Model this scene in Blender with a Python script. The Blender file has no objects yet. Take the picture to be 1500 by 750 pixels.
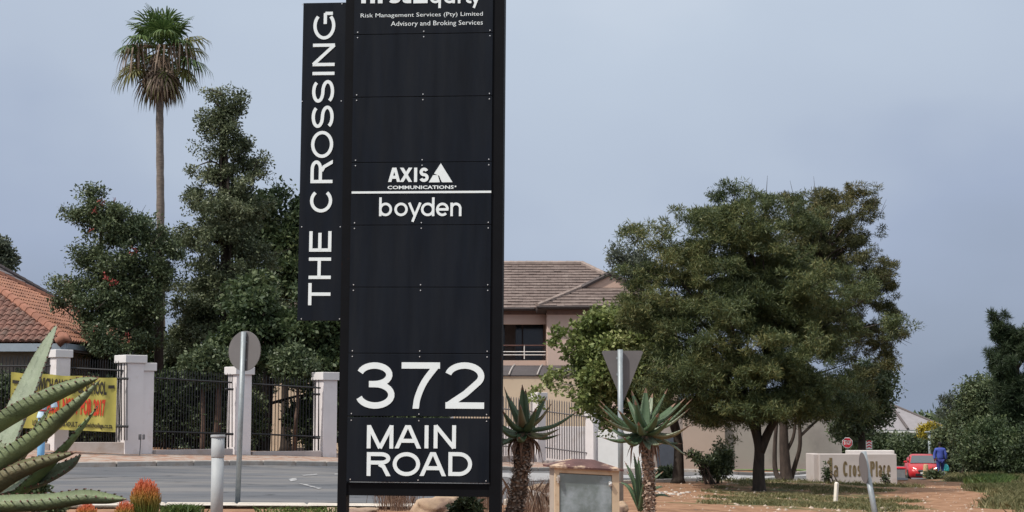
import bpy, bmesh, math, random
import numpy as np
from mathutils import Vector, Matrix, Euler, Quaternion
random.seed(7)
C = bpy.context.scene
COL = C.collection
rad = math.radians
# ------------------------------------------------------------------ camera, sky, sun, exposure
F, W0, H0 = 2380.0, 1500.0, 750.0
PITCH = math.atan((605 - 375) / F)
EYE = Vector((0, 0, 1.7))
cam = bpy.data.cameras.new('camera')
cam.sensor_width = 36.0; cam.lens = 36.0 * F / W0
cam.clip_start = 0.1; cam.clip_end = 6000
cam_o = bpy.data.objects.new('camera', cam)
cam_o.location = EYE; cam_o.rotation_euler = (math.pi / 2 + PITCH, 0, 0)
COL.objects.link(cam_o); C.camera = cam_o
SUN_EL, SUN_AZ = rad(53), rad(-124)          # azimuth measured from +Y towards +X: the sun stands high on the left
sdir = Vector((math.sin(SUN_AZ) * math.cos(SUN_EL), math.cos(SUN_AZ) * math.cos(SUN_EL), math.sin(SUN_EL)))
sun = bpy.data.lights.new('sun', 'SUN'); sun.energy = 2.8; sun.angle = rad(1.5); sun.color = (1.0, 0.93, 0.84)
sun_o = bpy.data.objects.new('sun', sun); sun_o.rotation_euler = (-sdir).to_track_quat('-Z', 'Y').to_euler()
sun_o.location = (-20, -10, 40); COL.objects.link(sun_o)
world = bpy.data.worlds.new('World'); C.world = world; world.use_nodes = True
wn = world.node_tree; wn.nodes.clear(); WL = wn.links.new
def wnode(t, **k):
    n = wn.nodes.new(t)
    for a, b in k.items(): setattr(n, a, b)
    return n
sky = wnode('ShaderNodeTexSky', sky_type='NISHITA', sun_disc=False, sun_elevation=SUN_EL, sun_rotation=SUN_AZ, dust_density=3.0, air_density=1.0)
bg1 = wnode('ShaderNodeBackground'); bg1.inputs[1].default_value = 0.06; WL(sky.outputs[0], bg1.inputs[0])
# thin high cloud over the blue: one smooth veil, paler overhead and to the left, blue grey low down
tc = wnode('ShaderNodeTexCoord'); sp = wnode('ShaderNodeSeparateXYZ'); WL(tc.outputs['Generated'], sp.inputs[0])
x2 = wnode('ShaderNodeMath', operation='MULTIPLY'); WL(sp.outputs[0], x2.inputs[0]); WL(sp.outputs[0], x2.inputs[1])
x3 = wnode('ShaderNodeMath', operation='MINIMUM'); x3.inputs[1].default_value = .08; WL(x2.outputs[0], x3.inputs[0])
vm = wnode('ShaderNodeMath', operation='MULTIPLY_ADD'); vm.inputs[1].default_value = -0.9; WL(x3.outputs[0], vm.inputs[0]); WL(sp.outputs[2], vm.inputs[2])
nz = wnode('ShaderNodeTexNoise'); nz.inputs['Scale'].default_value = 5.0; nz.inputs['Detail'].default_value = 4; nz.inputs['Roughness'].default_value = .45
mp = wnode('ShaderNodeMapping'); mp.inputs['Scale'].default_value = (1, 1, 1.8); WL(tc.outputs['Generated'], mp.inputs[0]); WL(mp.outputs[0], nz.inputs['Vector'])
vn = wnode('ShaderNodeMath', operation='MULTIPLY_ADD'); vn.inputs[1].default_value = 0.20; ns_ = wnode('ShaderNodeMath', operation='ADD'); ns_.inputs[1].default_value = -.23; WL(nz.outputs[0], ns_.inputs[0]); WL(ns_.outputs[0], vn.inputs[0]); WL(vm.outputs[0], vn.inputs[2])
cr = wnode('ShaderNodeValToRGB'); WL(vn.outputs[0], cr.inputs[0])
e = cr.color_ramp.elements
e[0].position = 0.0; e[0].color = (0.21, 0.254, 0.336, 1)
e[1].position = 1.0; e[1].color = (0.85, 0.87, 0.90, 1)
for p_, c_ in ((0.02, (0.233, 0.279, 0.366, 1)), (0.11, (0.283, 0.336, 0.448, 1)), (0.18, (0.357, 0.413, 0.508, 1)), (0.285, (0.402, 0.463, 0.552, 1)), (0.5, (0.60, 0.645, 0.70, 1))):
    q = cr.color_ramp.elements.new(p_); q.color = c_
bg2 = wnode('ShaderNodeBackground'); bg2.inputs[1].default_value = 0.99; WL(cr.outputs[0], bg2.inputs[0])
mx = wnode('ShaderNodeMixShader'); mx.inputs[0].default_value = 0.93
wo = wnode('ShaderNodeOutputWorld'); WL(bg1.outputs[0], mx.inputs[1]); WL(bg2.outputs[0], mx.inputs[2]); WL(mx.outputs[0], wo.inputs[0])
C.view_settings.view_transform = 'Standard'; C.view_settings.look = 'None'
C.view_settings.exposure = 0.45; C.view_settings.gamma = 1.0
# ------------------------------------------------------------------ places: from a measured direction and a distance to a point
cp_, sp_ = math.cos(PITCH), math.sin(PITCH)
def P(px, py, Y):
    cx, cy = (px - 750) / F, (375 - py) / F
    s = Y / (cp_ - cy * sp_)
    return Vector((cx * s, Y, EYE.z + (sp_ + cy * cp_) * s))
def ppm(Y): return F / Y * 1.0              # photo pixels per metre at distance Y
ANCH = [(0, 0, 0), (-8, 6, .1), (8, 6, -.1), (0, -25, .2), (-6, 15, .22), (6, 15, 0), (-15, 14, .3)]
for a in [(620, 757, 20), (100, 747, 22), (300, 747, 22.5), (560, 748, 23), (240, 684, 38.3), (60, 684, 37.3), (480, 684, 41.7), (350, 671, 43), (190, 669.5, 40.7), (80, 665, 40.3), (478, 674, 44.5), (-200, 690, 37), (-150, 668, 40),
          (620, 689, 46.5), (620, 681, 49.5), (800, 691, 54), (800, 683, 58), (1000, 705, 56), (1000, 691, 65), (1100, 689, 68), (1112, 718, 47), (1155, 706, 52), (1250, 713, 55), (1224, 737, 40),
          (1100, 751, 27), (1400, 751, 33), (1700, 740, 36), (1375, 701, 85), (1345, 703, 91), (1370, 702.5, 78), (1330, 703, 74), (1390, 713, 60), (1380, 707, 70), (1500, 710, 60), (1500, 700, 72), (1700, 680, 80),
          (760, 712, 33), (800, 690, 60), (860, 690, 72), (300, 665, 60), (1200, 690, 68), (1300, 665, 130)]:
    v = P(*a); ANCH.append((v.x, v.y, v.z))
ANCH += [(-60, 60, .2), (-60, 0, 1), (70, 0, -1), (80, 80, -2.5), (-80, 160, -2.5), (0, 160, -3.5), (90, 170, -4), (-120, 320, -5), (140, 320, -5), (0, 420, -6)]
AN = np.array(ANCH, float)
def _phi(d2): return 0.5 * d2 * np.log(d2 + 1e-9)
_n = len(AN)
_d2 = ((AN[:, None, :2] - AN[None, :, :2]) ** 2).sum(2)
_K = _phi(_d2) + np.eye(_n) * .5
_P = np.hstack([np.ones((_n, 1)), AN[:, :2]])
_A = np.zeros((_n + 3, _n + 3)); _A[:_n, :_n] = _K; _A[:_n, _n:] = _P; _A[_n:, :_n] = _P.T
_s = np.linalg.solve(_A, np.concatenate([AN[:, 2], np.zeros(3)]))
def GZ(x, y):
    x = np.atleast_1d(np.asarray(x, float)); y = np.atleast_1d(np.asarray(y, float))
    xc = np.clip(x, -130, 130); yc = np.clip(y, -30, 400)
    d2 = (xc[:, None] - AN[None, :, 0]) ** 2 + (yc[:, None] - AN[None, :, 1]) ** 2
    z = _phi(d2) @ _s[:_n] + _s[_n] + _s[_n + 1] * xc + _s[_n + 2] * yc
    f = np.clip((np.maximum(y - 200, np.abs(x) - 90)) / 150, 0, 1)
    return z * (1 - f) - 6 * f
def gz(x, y): return float(GZ(x, y)[0])
def G(px, py):
    Ys = np.concatenate([np.arange(4, 100, .25), np.arange(100, 300, 2)])
    cx, cy = (px - 750) / F, (375 - py) / F
    s = Ys / (cp_ - cy * sp_)
    zr = EYE.z + (sp_ + cy * cp_) * s
    zt = GZ(cx * s, Ys)
    i = np.argmax(zr <= zt)
    if zr[i] > zt[i]: i = len(Ys) - 1
    Y = Ys[i]
    if i > 0:
        a = zr[i - 1] - zt[i - 1]; b = zr[i] - zt[i]
        Y = Ys[i - 1] + (Ys[i] - Ys[i - 1]) * a / (a - b + 1e-9)
    v = P(px, py, Y); v.z = gz(v.x, v.y); return v
def GA(px, Y):                               # ground under a direction at distance Y
    v = P(px, 600, Y); v.z = gz(v.x, v.y); return v
# ------------------------------------------------------------------ materials
MATS = {}
def mat(name, col, rough=.7, metal=0., var=.12, scale=6., bump=.0, bscale=40., spec=.4, col2=None, c2=(.45, .6), detail=4, alpha=None, coords='Object', stretch=None, emit=None, cracks=0):
    if name in MATS: return MATS[name]
    m = bpy.data.materials.new(name); m.use_nodes = True; MATS[name] = m
    nt = m.node_tree; L = nt.links.new; b = nt.nodes['Principled BSDF']
    b.inputs['Roughness'].default_value = rough; b.inputs['Metallic'].default_value = metal
    b.inputs['Specular IOR Level'].default_value = spec
    t = nt.nodes.new('ShaderNodeTexCoord')
    vec = t.outputs[coords]
    if stretch:
        g = nt.nodes.new('ShaderNodeMapping'); g.inputs['Scale'].default_value = stretch; L(vec, g.inputs[0]); vec = g.outputs[0]
    n = nt.nodes.new('ShaderNodeTexNoise'); n.inputs['Scale'].default_value = scale; n.inputs['Detail'].default_value = detail; L(vec, n.inputs['Vector'])
    r = nt.nodes.new('ShaderNodeValToRGB'); L(n.outputs[0], r.inputs[0])
    e = r.color_ramp.elements
    lo = [max(0, c * (1 - var)) for c in col] + [1]; hi = [min(1, c * (1 + var)) for c in col] + [1]
    e[0].position = .3; e[0].color = lo; e[1].position = .7; e[1].color = hi
    out = r.outputs[0]
    if col2:
        n2 = nt.nodes.new('ShaderNodeTexNoise'); n2.inputs['Scale'].default_value = scale * .45; n2.inputs['Detail'].default_value = 6; n2.inputs['Roughness'].default_value = .65
        L(vec, n2.inputs['Vector'])
        mr = nt.nodes.new('ShaderNodeMapRange'); mr.inputs['From Min'].default_value = c2[0]; mr.inputs['From Max'].default_value = c2[1]; L(n2.outputs[0], mr.inputs[0])
        mxn = nt.nodes.new('ShaderNodeMix'); mxn.data_type = 'RGBA'; L(mr.outputs[0], mxn.inputs[0]); L(out, mxn.inputs[6]); mxn.inputs[7].default_value = (*col2, 1)
        out = mxn.outputs[2]
    if cracks:
        vo = nt.nodes.new('ShaderNodeTexVoronoi'); vo.feature = 'DISTANCE_TO_EDGE'; vo.inputs['Scale'].default_value = cracks
        ds = nt.nodes.new('ShaderNodeTexNoise'); ds.inputs['Scale'].default_value = 1.5; ds.inputs['Detail'].default_value = 5; L(vec, ds.inputs['Vector'])
        ad = nt.nodes.new('ShaderNodeMix'); ad.data_type = 'RGBA'; ad.blend_type = 'ADD'; ad.inputs[0].default_value = 1.0; L(vec, ad.inputs[6]); L(ds.outputs[1], ad.inputs[7]); L(ad.outputs[2], vo.inputs['Vector'])
        cm = nt.nodes.new('ShaderNodeMapRange'); cm.inputs['From Min'].default_value = .0; cm.inputs['From Max'].default_value = .02; cm.inputs['To Min'].default_value = .45; L(vo.outputs['Distance'], cm.inputs[0])
        mu = nt.nodes.new('ShaderNodeMix'); mu.data_type = 'RGBA'; mu.blend_type = 'MULTIPLY'; mu.inputs[0].default_value = 1.0; L(out, mu.inputs[6]); L(cm.outputs[0], mu.inputs[7]); out = mu.outputs[2]
    L(out, b.inputs['Base Color'])
    if bump:
        nb = nt.nodes.new('ShaderNodeTexNoise'); nb.inputs['Scale'].default_value = bscale; nb.inputs['Detail'].default_value = 5; L(vec, nb.inputs['Vector'])
        bp = nt.nodes.new('ShaderNodeBump'); bp.inputs['Strength'].default_value = bump; bp.inputs['Distance'].default_value = .02; L(nb.outputs[0], bp.inputs['Height']); L(bp.outputs[0], b.inputs['Normal'])
    if emit:
        b.inputs['Emission Color'].default_value = (*emit[0], 1); b.inputs['Emission Strength'].default_value = emit[1]
    return m
def leafmat(name, c1, c2, c3=None, trans=.25, scale=1.2, rough=.55):
    m = bpy.data.materials.new(name); m.use_nodes = True; nt = m.node_tree; L = nt.links.new
    b = nt.nodes['Principled BSDF']; b.inputs['Roughness'].default_value = rough; b.inputs['Specular IOR Level'].default_value = .35
    t = nt.nodes.new('ShaderNodeTexCoord'); n = nt.nodes.new('ShaderNodeTexNoise'); n.inputs['Scale'].default_value = scale; n.inputs['Detail'].default_value = 3; L(t.outputs['Object'], n.inputs['Vector'])
    g = nt.nodes.new('ShaderNodeNewGeometry')
    a = nt.nodes.new('ShaderNodeMath'); a.operation = 'MULTIPLY_ADD'; a.inputs[1].default_value = .45; L(g.outputs['Random Per Island'], a.inputs[0])
    s = nt.nodes.new('ShaderNodeMath'); s.operation = 'SUBTRACT'; s.inputs[1].default_value = .22; L(n.outputs[0], s.inputs[0]); L(s.outputs[0], a.inputs[2])
    r = nt.nodes.new('ShaderNodeValToRGB'); L(a.outputs[0], r.inputs[0]); e = r.color_ramp.elements
    e[0].position = .32; e[0].color = (*c1, 1); e[1].position = .62; e[1].color = (*c2, 1)
    if c3: q = r.color_ramp.elements.new(.8); q.color = (*c3, 1)
    L(r.outputs[0], b.inputs['Base Color'])
    tr = nt.nodes.new('ShaderNodeBsdfTranslucent'); L(r.outputs[0], tr.inputs[0])
    mxs = nt.nodes.new('ShaderNodeMixShader'); mxs.inputs[0].default_value = trans; L(b.outputs[0], mxs.inputs[1]); L(tr.outputs[0], mxs.inputs[2])
    L(mxs.outputs[0], nt.nodes['Material Output'].inputs[0]); return m
# ------------------------------------------------------------------ objects
WM = {}
def tag(o, label=None, cat=None, group=None, kind=None):
    if label: o['label'] = label
    if cat: o['category'] = cat
    if group: o['group'] = group
    if kind: o['kind'] = kind
    return o
def thing(name, label, cat, loc=(0, 0, 0), rot=(0, 0, 0), group=None, kind=None):
    o = bpy.data.objects.new(name, None); o.empty_display_size = .2
    o.location = loc; o.rotation_euler = rot; COL.objects.link(o)
    WM[o.name] = Matrix.Translation(Vector(loc)) @ Euler(rot).to_matrix().to_4x4()
    return tag(o, label, cat, group, kind)
def root_of(o):
    while o.parent: o = o.parent
    return o
def link(name, me, parent=None, loc=None, rot=None, scale=None):
    o = bpy.data.objects.new(name, me); COL.objects.link(o)
    if parent: o.parent = parent
    if loc is not None: o.location = loc
    if rot is not None: o.rotation_euler = rot
    if scale is not None: o.scale = scale
    return o
class MB:
    def __init__(s): s.v = []; s.f = []; s.m = []; s.k = 0
    def add(s, vs, fs):
        o = len(s.v); s.v += [tuple(v) for v in vs]; s.f += [tuple(i + o for i in f) for f in fs]; s.m += [s.k] * len(fs); return s
    def box(s, c, d, rz=0, R=None, bev=0.):
        hx, hy, hz = d[0] / 2, d[1] / 2, d[2] / 2
        M = R or Matrix.Rotation(rz, 3, 'Z')
        if bev > 0:
            b = min(bev, hx * .9, hy * .9, hz * .9); vs = []; 
            for sz in (-1, 1):
                for z_, k in (((sz * (hz)), b), ((sz * (hz - b)), 0)):
                    for x, y in ((-1, -1), (1, -1), (1, 1), (-1, 1)):
                        if k: vs.append((x * (hx - b), y * (hy - b), z_))
                        else: vs.append((x * hx, y * hy, z_))
            # rings: 0 bottom inner, 1 bottom outer, 2 top inner, 3 top outer
            vs = [M @ Vector(v) + Vector(c) for v in vs]
            fs = [(3, 2, 1, 0), (8, 9, 10, 11)]
            for a, b_ in ((0, 4), (4, 12), (12, 8)):
                for i in range(4): j = (i + 1) % 4; fs.append((a + i, a + j, b_ + j, b_ + i))
            return s.add(vs, fs)
        vs = [M @ Vector((x * hx, y * hy, z * hz)) + Vector(c) for x in (-1, 1) for y in (-1, 1) for z in (-1, 1)]
        return s.add(vs, [(0, 1, 3, 2), (4, 6, 7, 5), (0, 4, 5, 1), (2, 3, 7, 6), (0, 2, 6, 4), (1, 5, 7, 3)])
    def tube(s, pts, rs, n=6, cap=True, sq=1.):
        pts = [Vector(p) for p in pts]
        if not hasattr(rs, '__len__'): rs = [rs] * len(pts)
        vs = []; prev = None
        for i, p in enumerate(pts):
            d = (pts[min(i + 1, len(pts) - 1)] - pts[max(i - 1, 0)])
            d = d.normalized() if d.length > 1e-9 else Vector((0, 0, 1))
            if prev is None: a = Vector((0, 0, 1)).cross(d) if abs(d.z) < .9 else Vector((1, 0, 0)).cross(d)
            else: a = prev - d * prev.dot(d)
            a.normalize(); prev = a; b = d.cross(a)
            for k in range(n):
                t = 2 * math.pi * k / n; vs.append(p + (a * math.cos(t) + b * math.sin(t) * sq) * rs[i])
        fs = []
        for i in range(len(pts) - 1):
            for k in range(n):
                j = (k + 1) % n; fs.append((i * n + k, i * n + j, (i + 1) * n + j, (i + 1) * n + k))
        if cap: fs.append(tuple(range(n - 1, -1, -1))); fs.append(tuple((len(pts) - 1) * n + k for k in range(n)))
        return s.add(vs, fs)
    def prism(s, poly, z0, z1, axis='z', M=None):
        n = len(poly); vs = [(x, y, z0) for x, y in poly] + [(x, y, z1) for x, y in poly]
        if axis == 'y': vs = [(x, z, y) for x, y, z in vs]
        if M: vs = [M @ Vector(v) for v in vs]
        fs = [tuple(range(n - 1, -1, -1)), tuple(range(n, 2 * n))] + [(i, (i + 1) % n, n + (i + 1) % n, n + i) for i in range(n)]
        return s.add(vs, fs)
    def xf(s, M): s.v = [tuple(M @ Vector(v)) for v in s.v]; return s
    def mesh(s, name, m, smooth=False, M=None):
        me = bpy.data.meshes.new(name)
        vs = [tuple(M @ Vector(v)) for v in s.v] if M is not None else s.v
        me.from_pydata(vs, [], s.f)
        for q in (m if isinstance(m, (list, tuple)) else [m]): me.materials.append(q)
        if any(s.m): me.polygons.foreach_set('material_index', s.m)
        if smooth: me.polygons.foreach_set('use_smooth', [True] * len(s.f))
        me.update()
        bm = bmesh.new(); bm.from_mesh(me); bmesh.ops.recalc_face_normals(bm, faces=bm.faces); bm.to_mesh(me); bm.free()
        return me
    def build(s, name, m, parent=None, smooth=False, world=True, label=None, kind=None):
        M = None
        if parent is not None and world:
            r = root_of(parent)
            if r.name in WM: M = WM[r.name].inverted()
        o = link(name, s.mesh(name, m, smooth, M), parent)
        return tag(o, label=label, kind=kind)
def npmesh(name, V, Fq, m, smooth=False):
    me = bpy.data.meshes.new(name); nv = len(V); nf, k = Fq.shape
    me.vertices.add(nv); me.vertices.foreach_set('co', np.asarray(V, np.float32).ravel())
    me.loops.add(nf * k); me.loops.foreach_set('vertex_index', Fq.astype(np.int32).ravel())
    me.polygons.add(nf); me.polygons.foreach_set('loop_start', np.arange(0, nf * k, k, dtype=np.int32))
    if smooth: me.polygons.foreach_set('use_smooth', np.ones(nf, bool))
    me.update(calc_edges=True); me.materials.append(m); return me
def copy_tree(o, parent=None):
    c = o.copy(); COL.objects.link(c); c.parent = parent
    for ch in list(o.children): copy_tree(ch, c)
    return c
def catmull(pts, n=6):
    pts = [Vector(p) for p in pts]; q = [pts[0] * 2 - pts[1]] + pts + [pts[-1] * 2 - pts[-2]]; out = []
    for i in range(1, len(q) - 2):
        a, b, c, d = q[i - 1:i + 3]
        for k in range(n):
            t = k / n
            out.append(.5 * ((2 * b) + (c - a) * t + (2 * a - 5 * b + 4 * c - d) * t * t + (3 * b - a - 3 * c + d) * t ** 3))
    out.append(pts[-1]); return out
# ------------------------------------------------------------------ foliage
def leafcloud(cent, per, spread, L, Wd, rng, up=0., flat=1., out=None, outk=0.):
    n = len(cent) * per
    c = np.repeat(cent, per, 0)
    d = rng.normal(size=(n, 3)); d /= np.linalg.norm(d, axis=1)[:, None] + 1e-9
    r = rng.random(n) ** .45
    sp = np.repeat(spread, per)[:, None] if hasattr(spread, '__len__') else spread
    off = d * r[:, None] * sp; off[:, 2] *= flat
    p = c + off
    dr = rng.normal(size=(n, 3)) + d * .6; dr[:, 2] += up
    if out is not None: dr += (c - out) * outk
    dr /= np.linalg.norm(dr, axis=1)[:, None] + 1e-9
    sd = np.cross(dr, rng.normal(size=(n, 3)) + np.array([0, 0, .8])); sd /= np.linalg.norm(sd, axis=1)[:, None] + 1e-9
    k = (.65 + .7 * rng.random(n))[:, None]
    V = np.stack([p, p + dr * L * .45 * k + sd * Wd * .5 * k, p + dr * L * k, p + dr * L * .45 * k - sd * Wd * .5 * k], 1).reshape(-1, 3)
    Fq = np.arange(n * 4).reshape(-1, 4)
    return V, Fq
def blob_points(blobs, n, rng, shell=.5, sub=None):
    B = [(np.array(b[0], float), np.array(b[1], float)) for b in blobs]
    w = np.array([b[1].prod() ** .75 for b in B]); w /= w.sum(); out = []; size = []
    idx = rng.choice(len(B), n, p=w)
    for i in idx:
        d = rng.normal(size=3); d /= np.linalg.norm(d)
        r = shell + (1 - shell) * rng.random() ** .6
        out.append(B[i][0] + d * r * B[i][1]); size.append(1)
    out = np.array(out)
    if sub:
        k, r = sub; m = max(1, n // k); cen = out[:m]; pick = rng.integers(0, m, n); d = rng.normal(size=(n, 3)); d /= np.linalg.norm(d, axis=1)[:, None]
        sz = r * (.5 + .9 * rng.random(m))[pick][:, None]; o = cen[pick] + d * (rng.random(n) ** .4)[:, None] * sz * np.array([1, 1, .55]); o[:m] = cen; out = o
    return out
def PB(px, py, Y, rx, ry, rz=None, dY=0):
    """crown lobe seen at (px,py), rx across and ry tall (photo pixels) at distance Y; its depth is rz metres"""
    s = Y / F; c = P(px, py, Y + dY); return ((c.x, c.y, c.z), (rx * s, (rz if rz else rx * s), ry * s))
def make_tree(name, label, cat, base, trunk_pts, r0, r1, blobs, nclump, per, clr, L, Wd, lm, bark, seed, shell=.45, flat=.8, up=0., limbs=26, group=None, extra_trunks=(), crown_name='crown', trunk_name='trunk', limb_r=.05, kind=None, twigs=0, sub=(4, .38)):
    rng = np.random.default_rng(seed); rr = random.Random(seed)
    t = thing(name, label, cat, base, group=group, kind=kind)
    mb = MB()
    tp = catmull(trunk_pts, 4)
    rs = [r0 + (r1 - r0) * (i / (len(tp) - 1)) ** .8 for i in range(len(tp))]; rs[0] *= 1.25
    mb.tube(tp, rs, 9)
    for et, ra, rb in extra_trunks:
        e_ = catmull(et, 4); mb.tube(e_, [ra + (rb - ra) * i / (len(e_) - 1) for i in range(len(e_))], 8)
    mb.build(trunk_name, bark, t, smooth=True)
    cp = blob_points(blobs, nclump, rng, shell, sub)
    lb = MB(); sel = rng.choice(nclump, min(limbs, nclump), replace=False)
    alltp = list(tp) + [q for et, _, _ in extra_trunks for q in catmull(et, 4)]
    for i in sel:
        e_ = Vector(cp[i]); cands = [q for q in alltp[len(tp) // 3:] if q.z < e_.z + .3] or [tp[-1]]
        q = min(cands, key=lambda q: (q - e_).length + rr.random() * .8)
        m = q.lerp(e_, .5) + Vector((rr.uniform(-.2, .2), rr.uniform(-.2, .2), rr.uniform(-.05, .3)))
        pts = catmull([q, m, e_], 4); lb.tube(pts, [limb_r * (1 - .8 * k / (len(pts) - 1)) for k in range(len(pts))], 5, cap=False)
    for _ in range(twigs):
        i = rng.integers(nclump); e_ = Vector(cp[i]); cc = Vector(np.mean(cp, 0)); dd = (e_ - cc).normalized() * (.25 + rr.random() * .35) + Vector((rr.uniform(-.2, .2), 0, rr.uniform(-.1, .2)))
        lb.tube([e_, e_ + dd * .6, e_ + dd], [.012, .009, .004], 3, cap=False)
    if lb.v: lb.build('branches', bark, t, smooth=True, kind='stuff')
    spread = clr * (.55 + .9 * rng.random(nclump))
    V, Fq = leafcloud(cp, per, spread, L, Wd, rng, up, flat)
    V = V - np.array(base)
    link(crown_name, npmesh(crown_name, V, Fq, lm), t)
    return t, cp
# ------------------------------------------------------------------ lettering: stroked shapes
def arc(cx, cy, rx, ry, a0, a1, n=14):
    return [(cx + rx * math.cos(rad(a0 + (a1 - a0) * i / n)), cy + ry * math.sin(rad(a0 + (a1 - a0) * i / n))) for i in range(n + 1)]
def cm2(pts, n=5): return [(v.x, v.y) for v in catmull([(x, y, 0) for x, y in pts], n)]
def glyph(ch, w, t, k=1.0):
    """strokes of a letter in a box w wide and 1 tall, stroke weight t (x weight t*k kept equal on both axes by the caller)"""
    h = t / 2; g = h
    E_ = lambda: [[(g, 0), (g, 1)], [(t * .5, 1 - h), (w, 1 - h)], [(t * .5, h), (w, h)], [(t * .5, .52), (w * .92, .52)]]
    if ch == 'T': return [[(0, 1 - h), (w, 1 - h)], [(w / 2, 1 - h), (w / 2, 0)]]
    if ch == 'H': return [[(g, 0), (g, 1)], [(w - g, 0), (w - g, 1)], [(g, .53), (w - g, .53)]]
    if ch == 'E': return E_()
    if ch in 'I|l': return [[(w / 2, 0), (w / 2, 1)]]
    if ch == '1': return [[(w - h * 1.1, 0), (w - h * 1.1, 1)], [(w - t, .84), (0, .70)]]
    if ch == 'N': return [[(g, 0), (g, 1)], [(w - g, 0), (w - g, 1)], [(g, 1 - h * .3), (w - g, h * .3)]]
    if ch == 'M': return [[(g, 0), (g, 1)], [(w - g, 0), (w - g, 1)], [(g, 1 - h * .3), (w / 2, h * .2)], [(w / 2, h * .2), (w - g, 1 - h * .3)]]
    if ch == 'A': return [[(g * 1.05, 0), (w / 2 - h * .3, 1)], [(w / 2 + h * .3, 1), (w - g * 1.05, 0)], [(w * .22, .33), (w * .78, .33)]]
    if ch == 'X': return [[(g * 1.2, 0), (w - g * 1.2, 1)], [(w - g * 1.2, 0), (g * 1.2, 1)]]
    if ch in 'O0': return [arc(w / 2, .5, w / 2 - h, .5 - h, 0, 360, 32)]
    if ch == 'D': return [[(g, 0), (g, 1)], [(g, 1 - h)] + arc(w * .45, .5, w * .55 - h, .5 - h, 90, -90, 18) + [(g, h)]]
    if ch == 'P': return [[(g, 0), (g, 1)], [(g, 1 - h)] + arc(w * .58, .74, w * .42 - h, .26 - h, 90, -90, 12) + [(g, .48 + h)]]
    if ch == 'R': return [[(g, 0), (g, 1)], [(g, 1 - h)] + arc(w * .60, .74, w * .38 - h, .26 - h, 90, -90, 12) + [(g, .48 + h)], [(w * .52, .5), (w * .70, .40), (w - h * 1.1, 0)]]
    if ch == 'C': return [arc(w / 2, .5, w / 2 - h, .5 - h, 38, 322, 28)]
    if ch == 'G': return [arc(w / 2, .5, w / 2 - h, .5 - h, 42, 318, 28), [(w * .56, .46), (w - h * .8, .46)], [(w - h, .46), (w - h, .12)]]
    if ch in 'Ss':
        u, l = (1.51 - h) / 2, (.51 + h) / 2
        return [arc(w / 2, u, w / 2 - h * 1.2, (.49 - h) / 2, 22, 255, 18) + arc(w / 2, l, w / 2 - h, (.51 - h) / 2, 75, -158, 18)]
    if ch == '2': return [arc(w * .5, .70, w * .5 - h, .30 - h, 168, -32, 18) + [(w * .52, .32), (w * .22, .15), (h * 1.1, h * 1.02)], [(0.02, h), (w, h)]]
    if ch == '3':
        u, l = (1.53 - h) / 2, (.53 + h) / 2
        return [arc(w * .48, u, w * .46 - h, (.47 - h) / 2, 165, -90, 18) + [(w * .34, .53)], arc(w * .5, l, w * .5 - h, (.53 - h) / 2, 92, -165, 18)]
    if ch == '7': return [[(0, 1 - h), (w, 1 - h)], cm2([(w - h * 1.1, 1 - h), (w * .60, .58), (w * .43, .25), (w * .38, 0)], 4)]
    # lower case: x-height is xh of the box, the ring sits on the baseline
    xh = .72; ry = xh / 2 - h
    if ch == 'b': return [[(g, 0), (g, 1)], arc(w / 2, xh / 2, w / 2 - h, ry, 0, 360, 28)]
    if ch == 'd': return [[(w - g, 0), (w - g, 1)], arc(w / 2, xh / 2, w / 2 - h, ry, 0, 360, 28)]
    if ch == 'q': return [[(w - g, -.32), (w - g, xh)], arc(w / 2, xh / 2, w / 2 - h, ry, 0, 360, 28)]
    if ch == 'o': return [arc(w / 2, xh / 2, w / 2 - h, ry, 0, 360, 28)]
    if ch == 'c': return [arc(w / 2, xh / 2, w / 2 - h, ry, 45, 315, 22)]
    if ch == 'e': return [arc(w / 2, xh / 2, w / 2 - h, ry, -45, -360, 26), [(h, xh * .5), (w - h * .3, xh * .5)]]
    if ch == 'a': return [[(w - g, 0), (w - g, xh * .72)] + arc(w / 2, xh * .70, w / 2 - h, xh * .30 - h, 0, 165, 10), arc(w / 2, xh * .28, w / 2 - h, xh * .28 - h * .6, 0, 360, 20)]
    if ch == 'n': return [[(g, 0), (g, xh)], [(w - g, 0)] + arc(w / 2, xh * .58, w / 2 - h, xh * .42 - h, 0, 160, 14)]
    if ch == 'u': return [[(w - g, 0), (w - g, xh)], [(g, xh)] + arc(w / 2, xh * .42, w / 2 - h, xh * .42 - h, 180, 340, 14)]
    if ch == 'y': return [[(g * .9, xh), (w * .5, .04)], [(w - g * .9, xh), (w * .5, .0), (w * .34, -.30)]]
    if ch == 'r': return [[(g, 0), (g, xh)], arc(w * .9, xh * .55, w * .9 - h, xh * .45 - h, 170, 85, 8)]
    if ch == 's': return []
    if ch == 'i': return [[(w / 2, 0), (w / 2, xh)], [(w / 2, .84), (w / 2, 1.02)]]
    if ch == 't': return [[(w * .45, xh + .24), (w * .45, .2)] + arc(w * .45 + .2, .2, .2, .2 - h, 180, 270, 8)[1:] + [(w, h)], [(0, xh - h), (w, xh - h)]]
    if ch == 'f': return [[(w * .4, 0), (w * .4, .75)] + arc(w * .4 + .22, .75, .22, .25 - h, 180, 95, 8)[1:], [(0, xh - h), (w * .95, xh - h)]]
    return []
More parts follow.
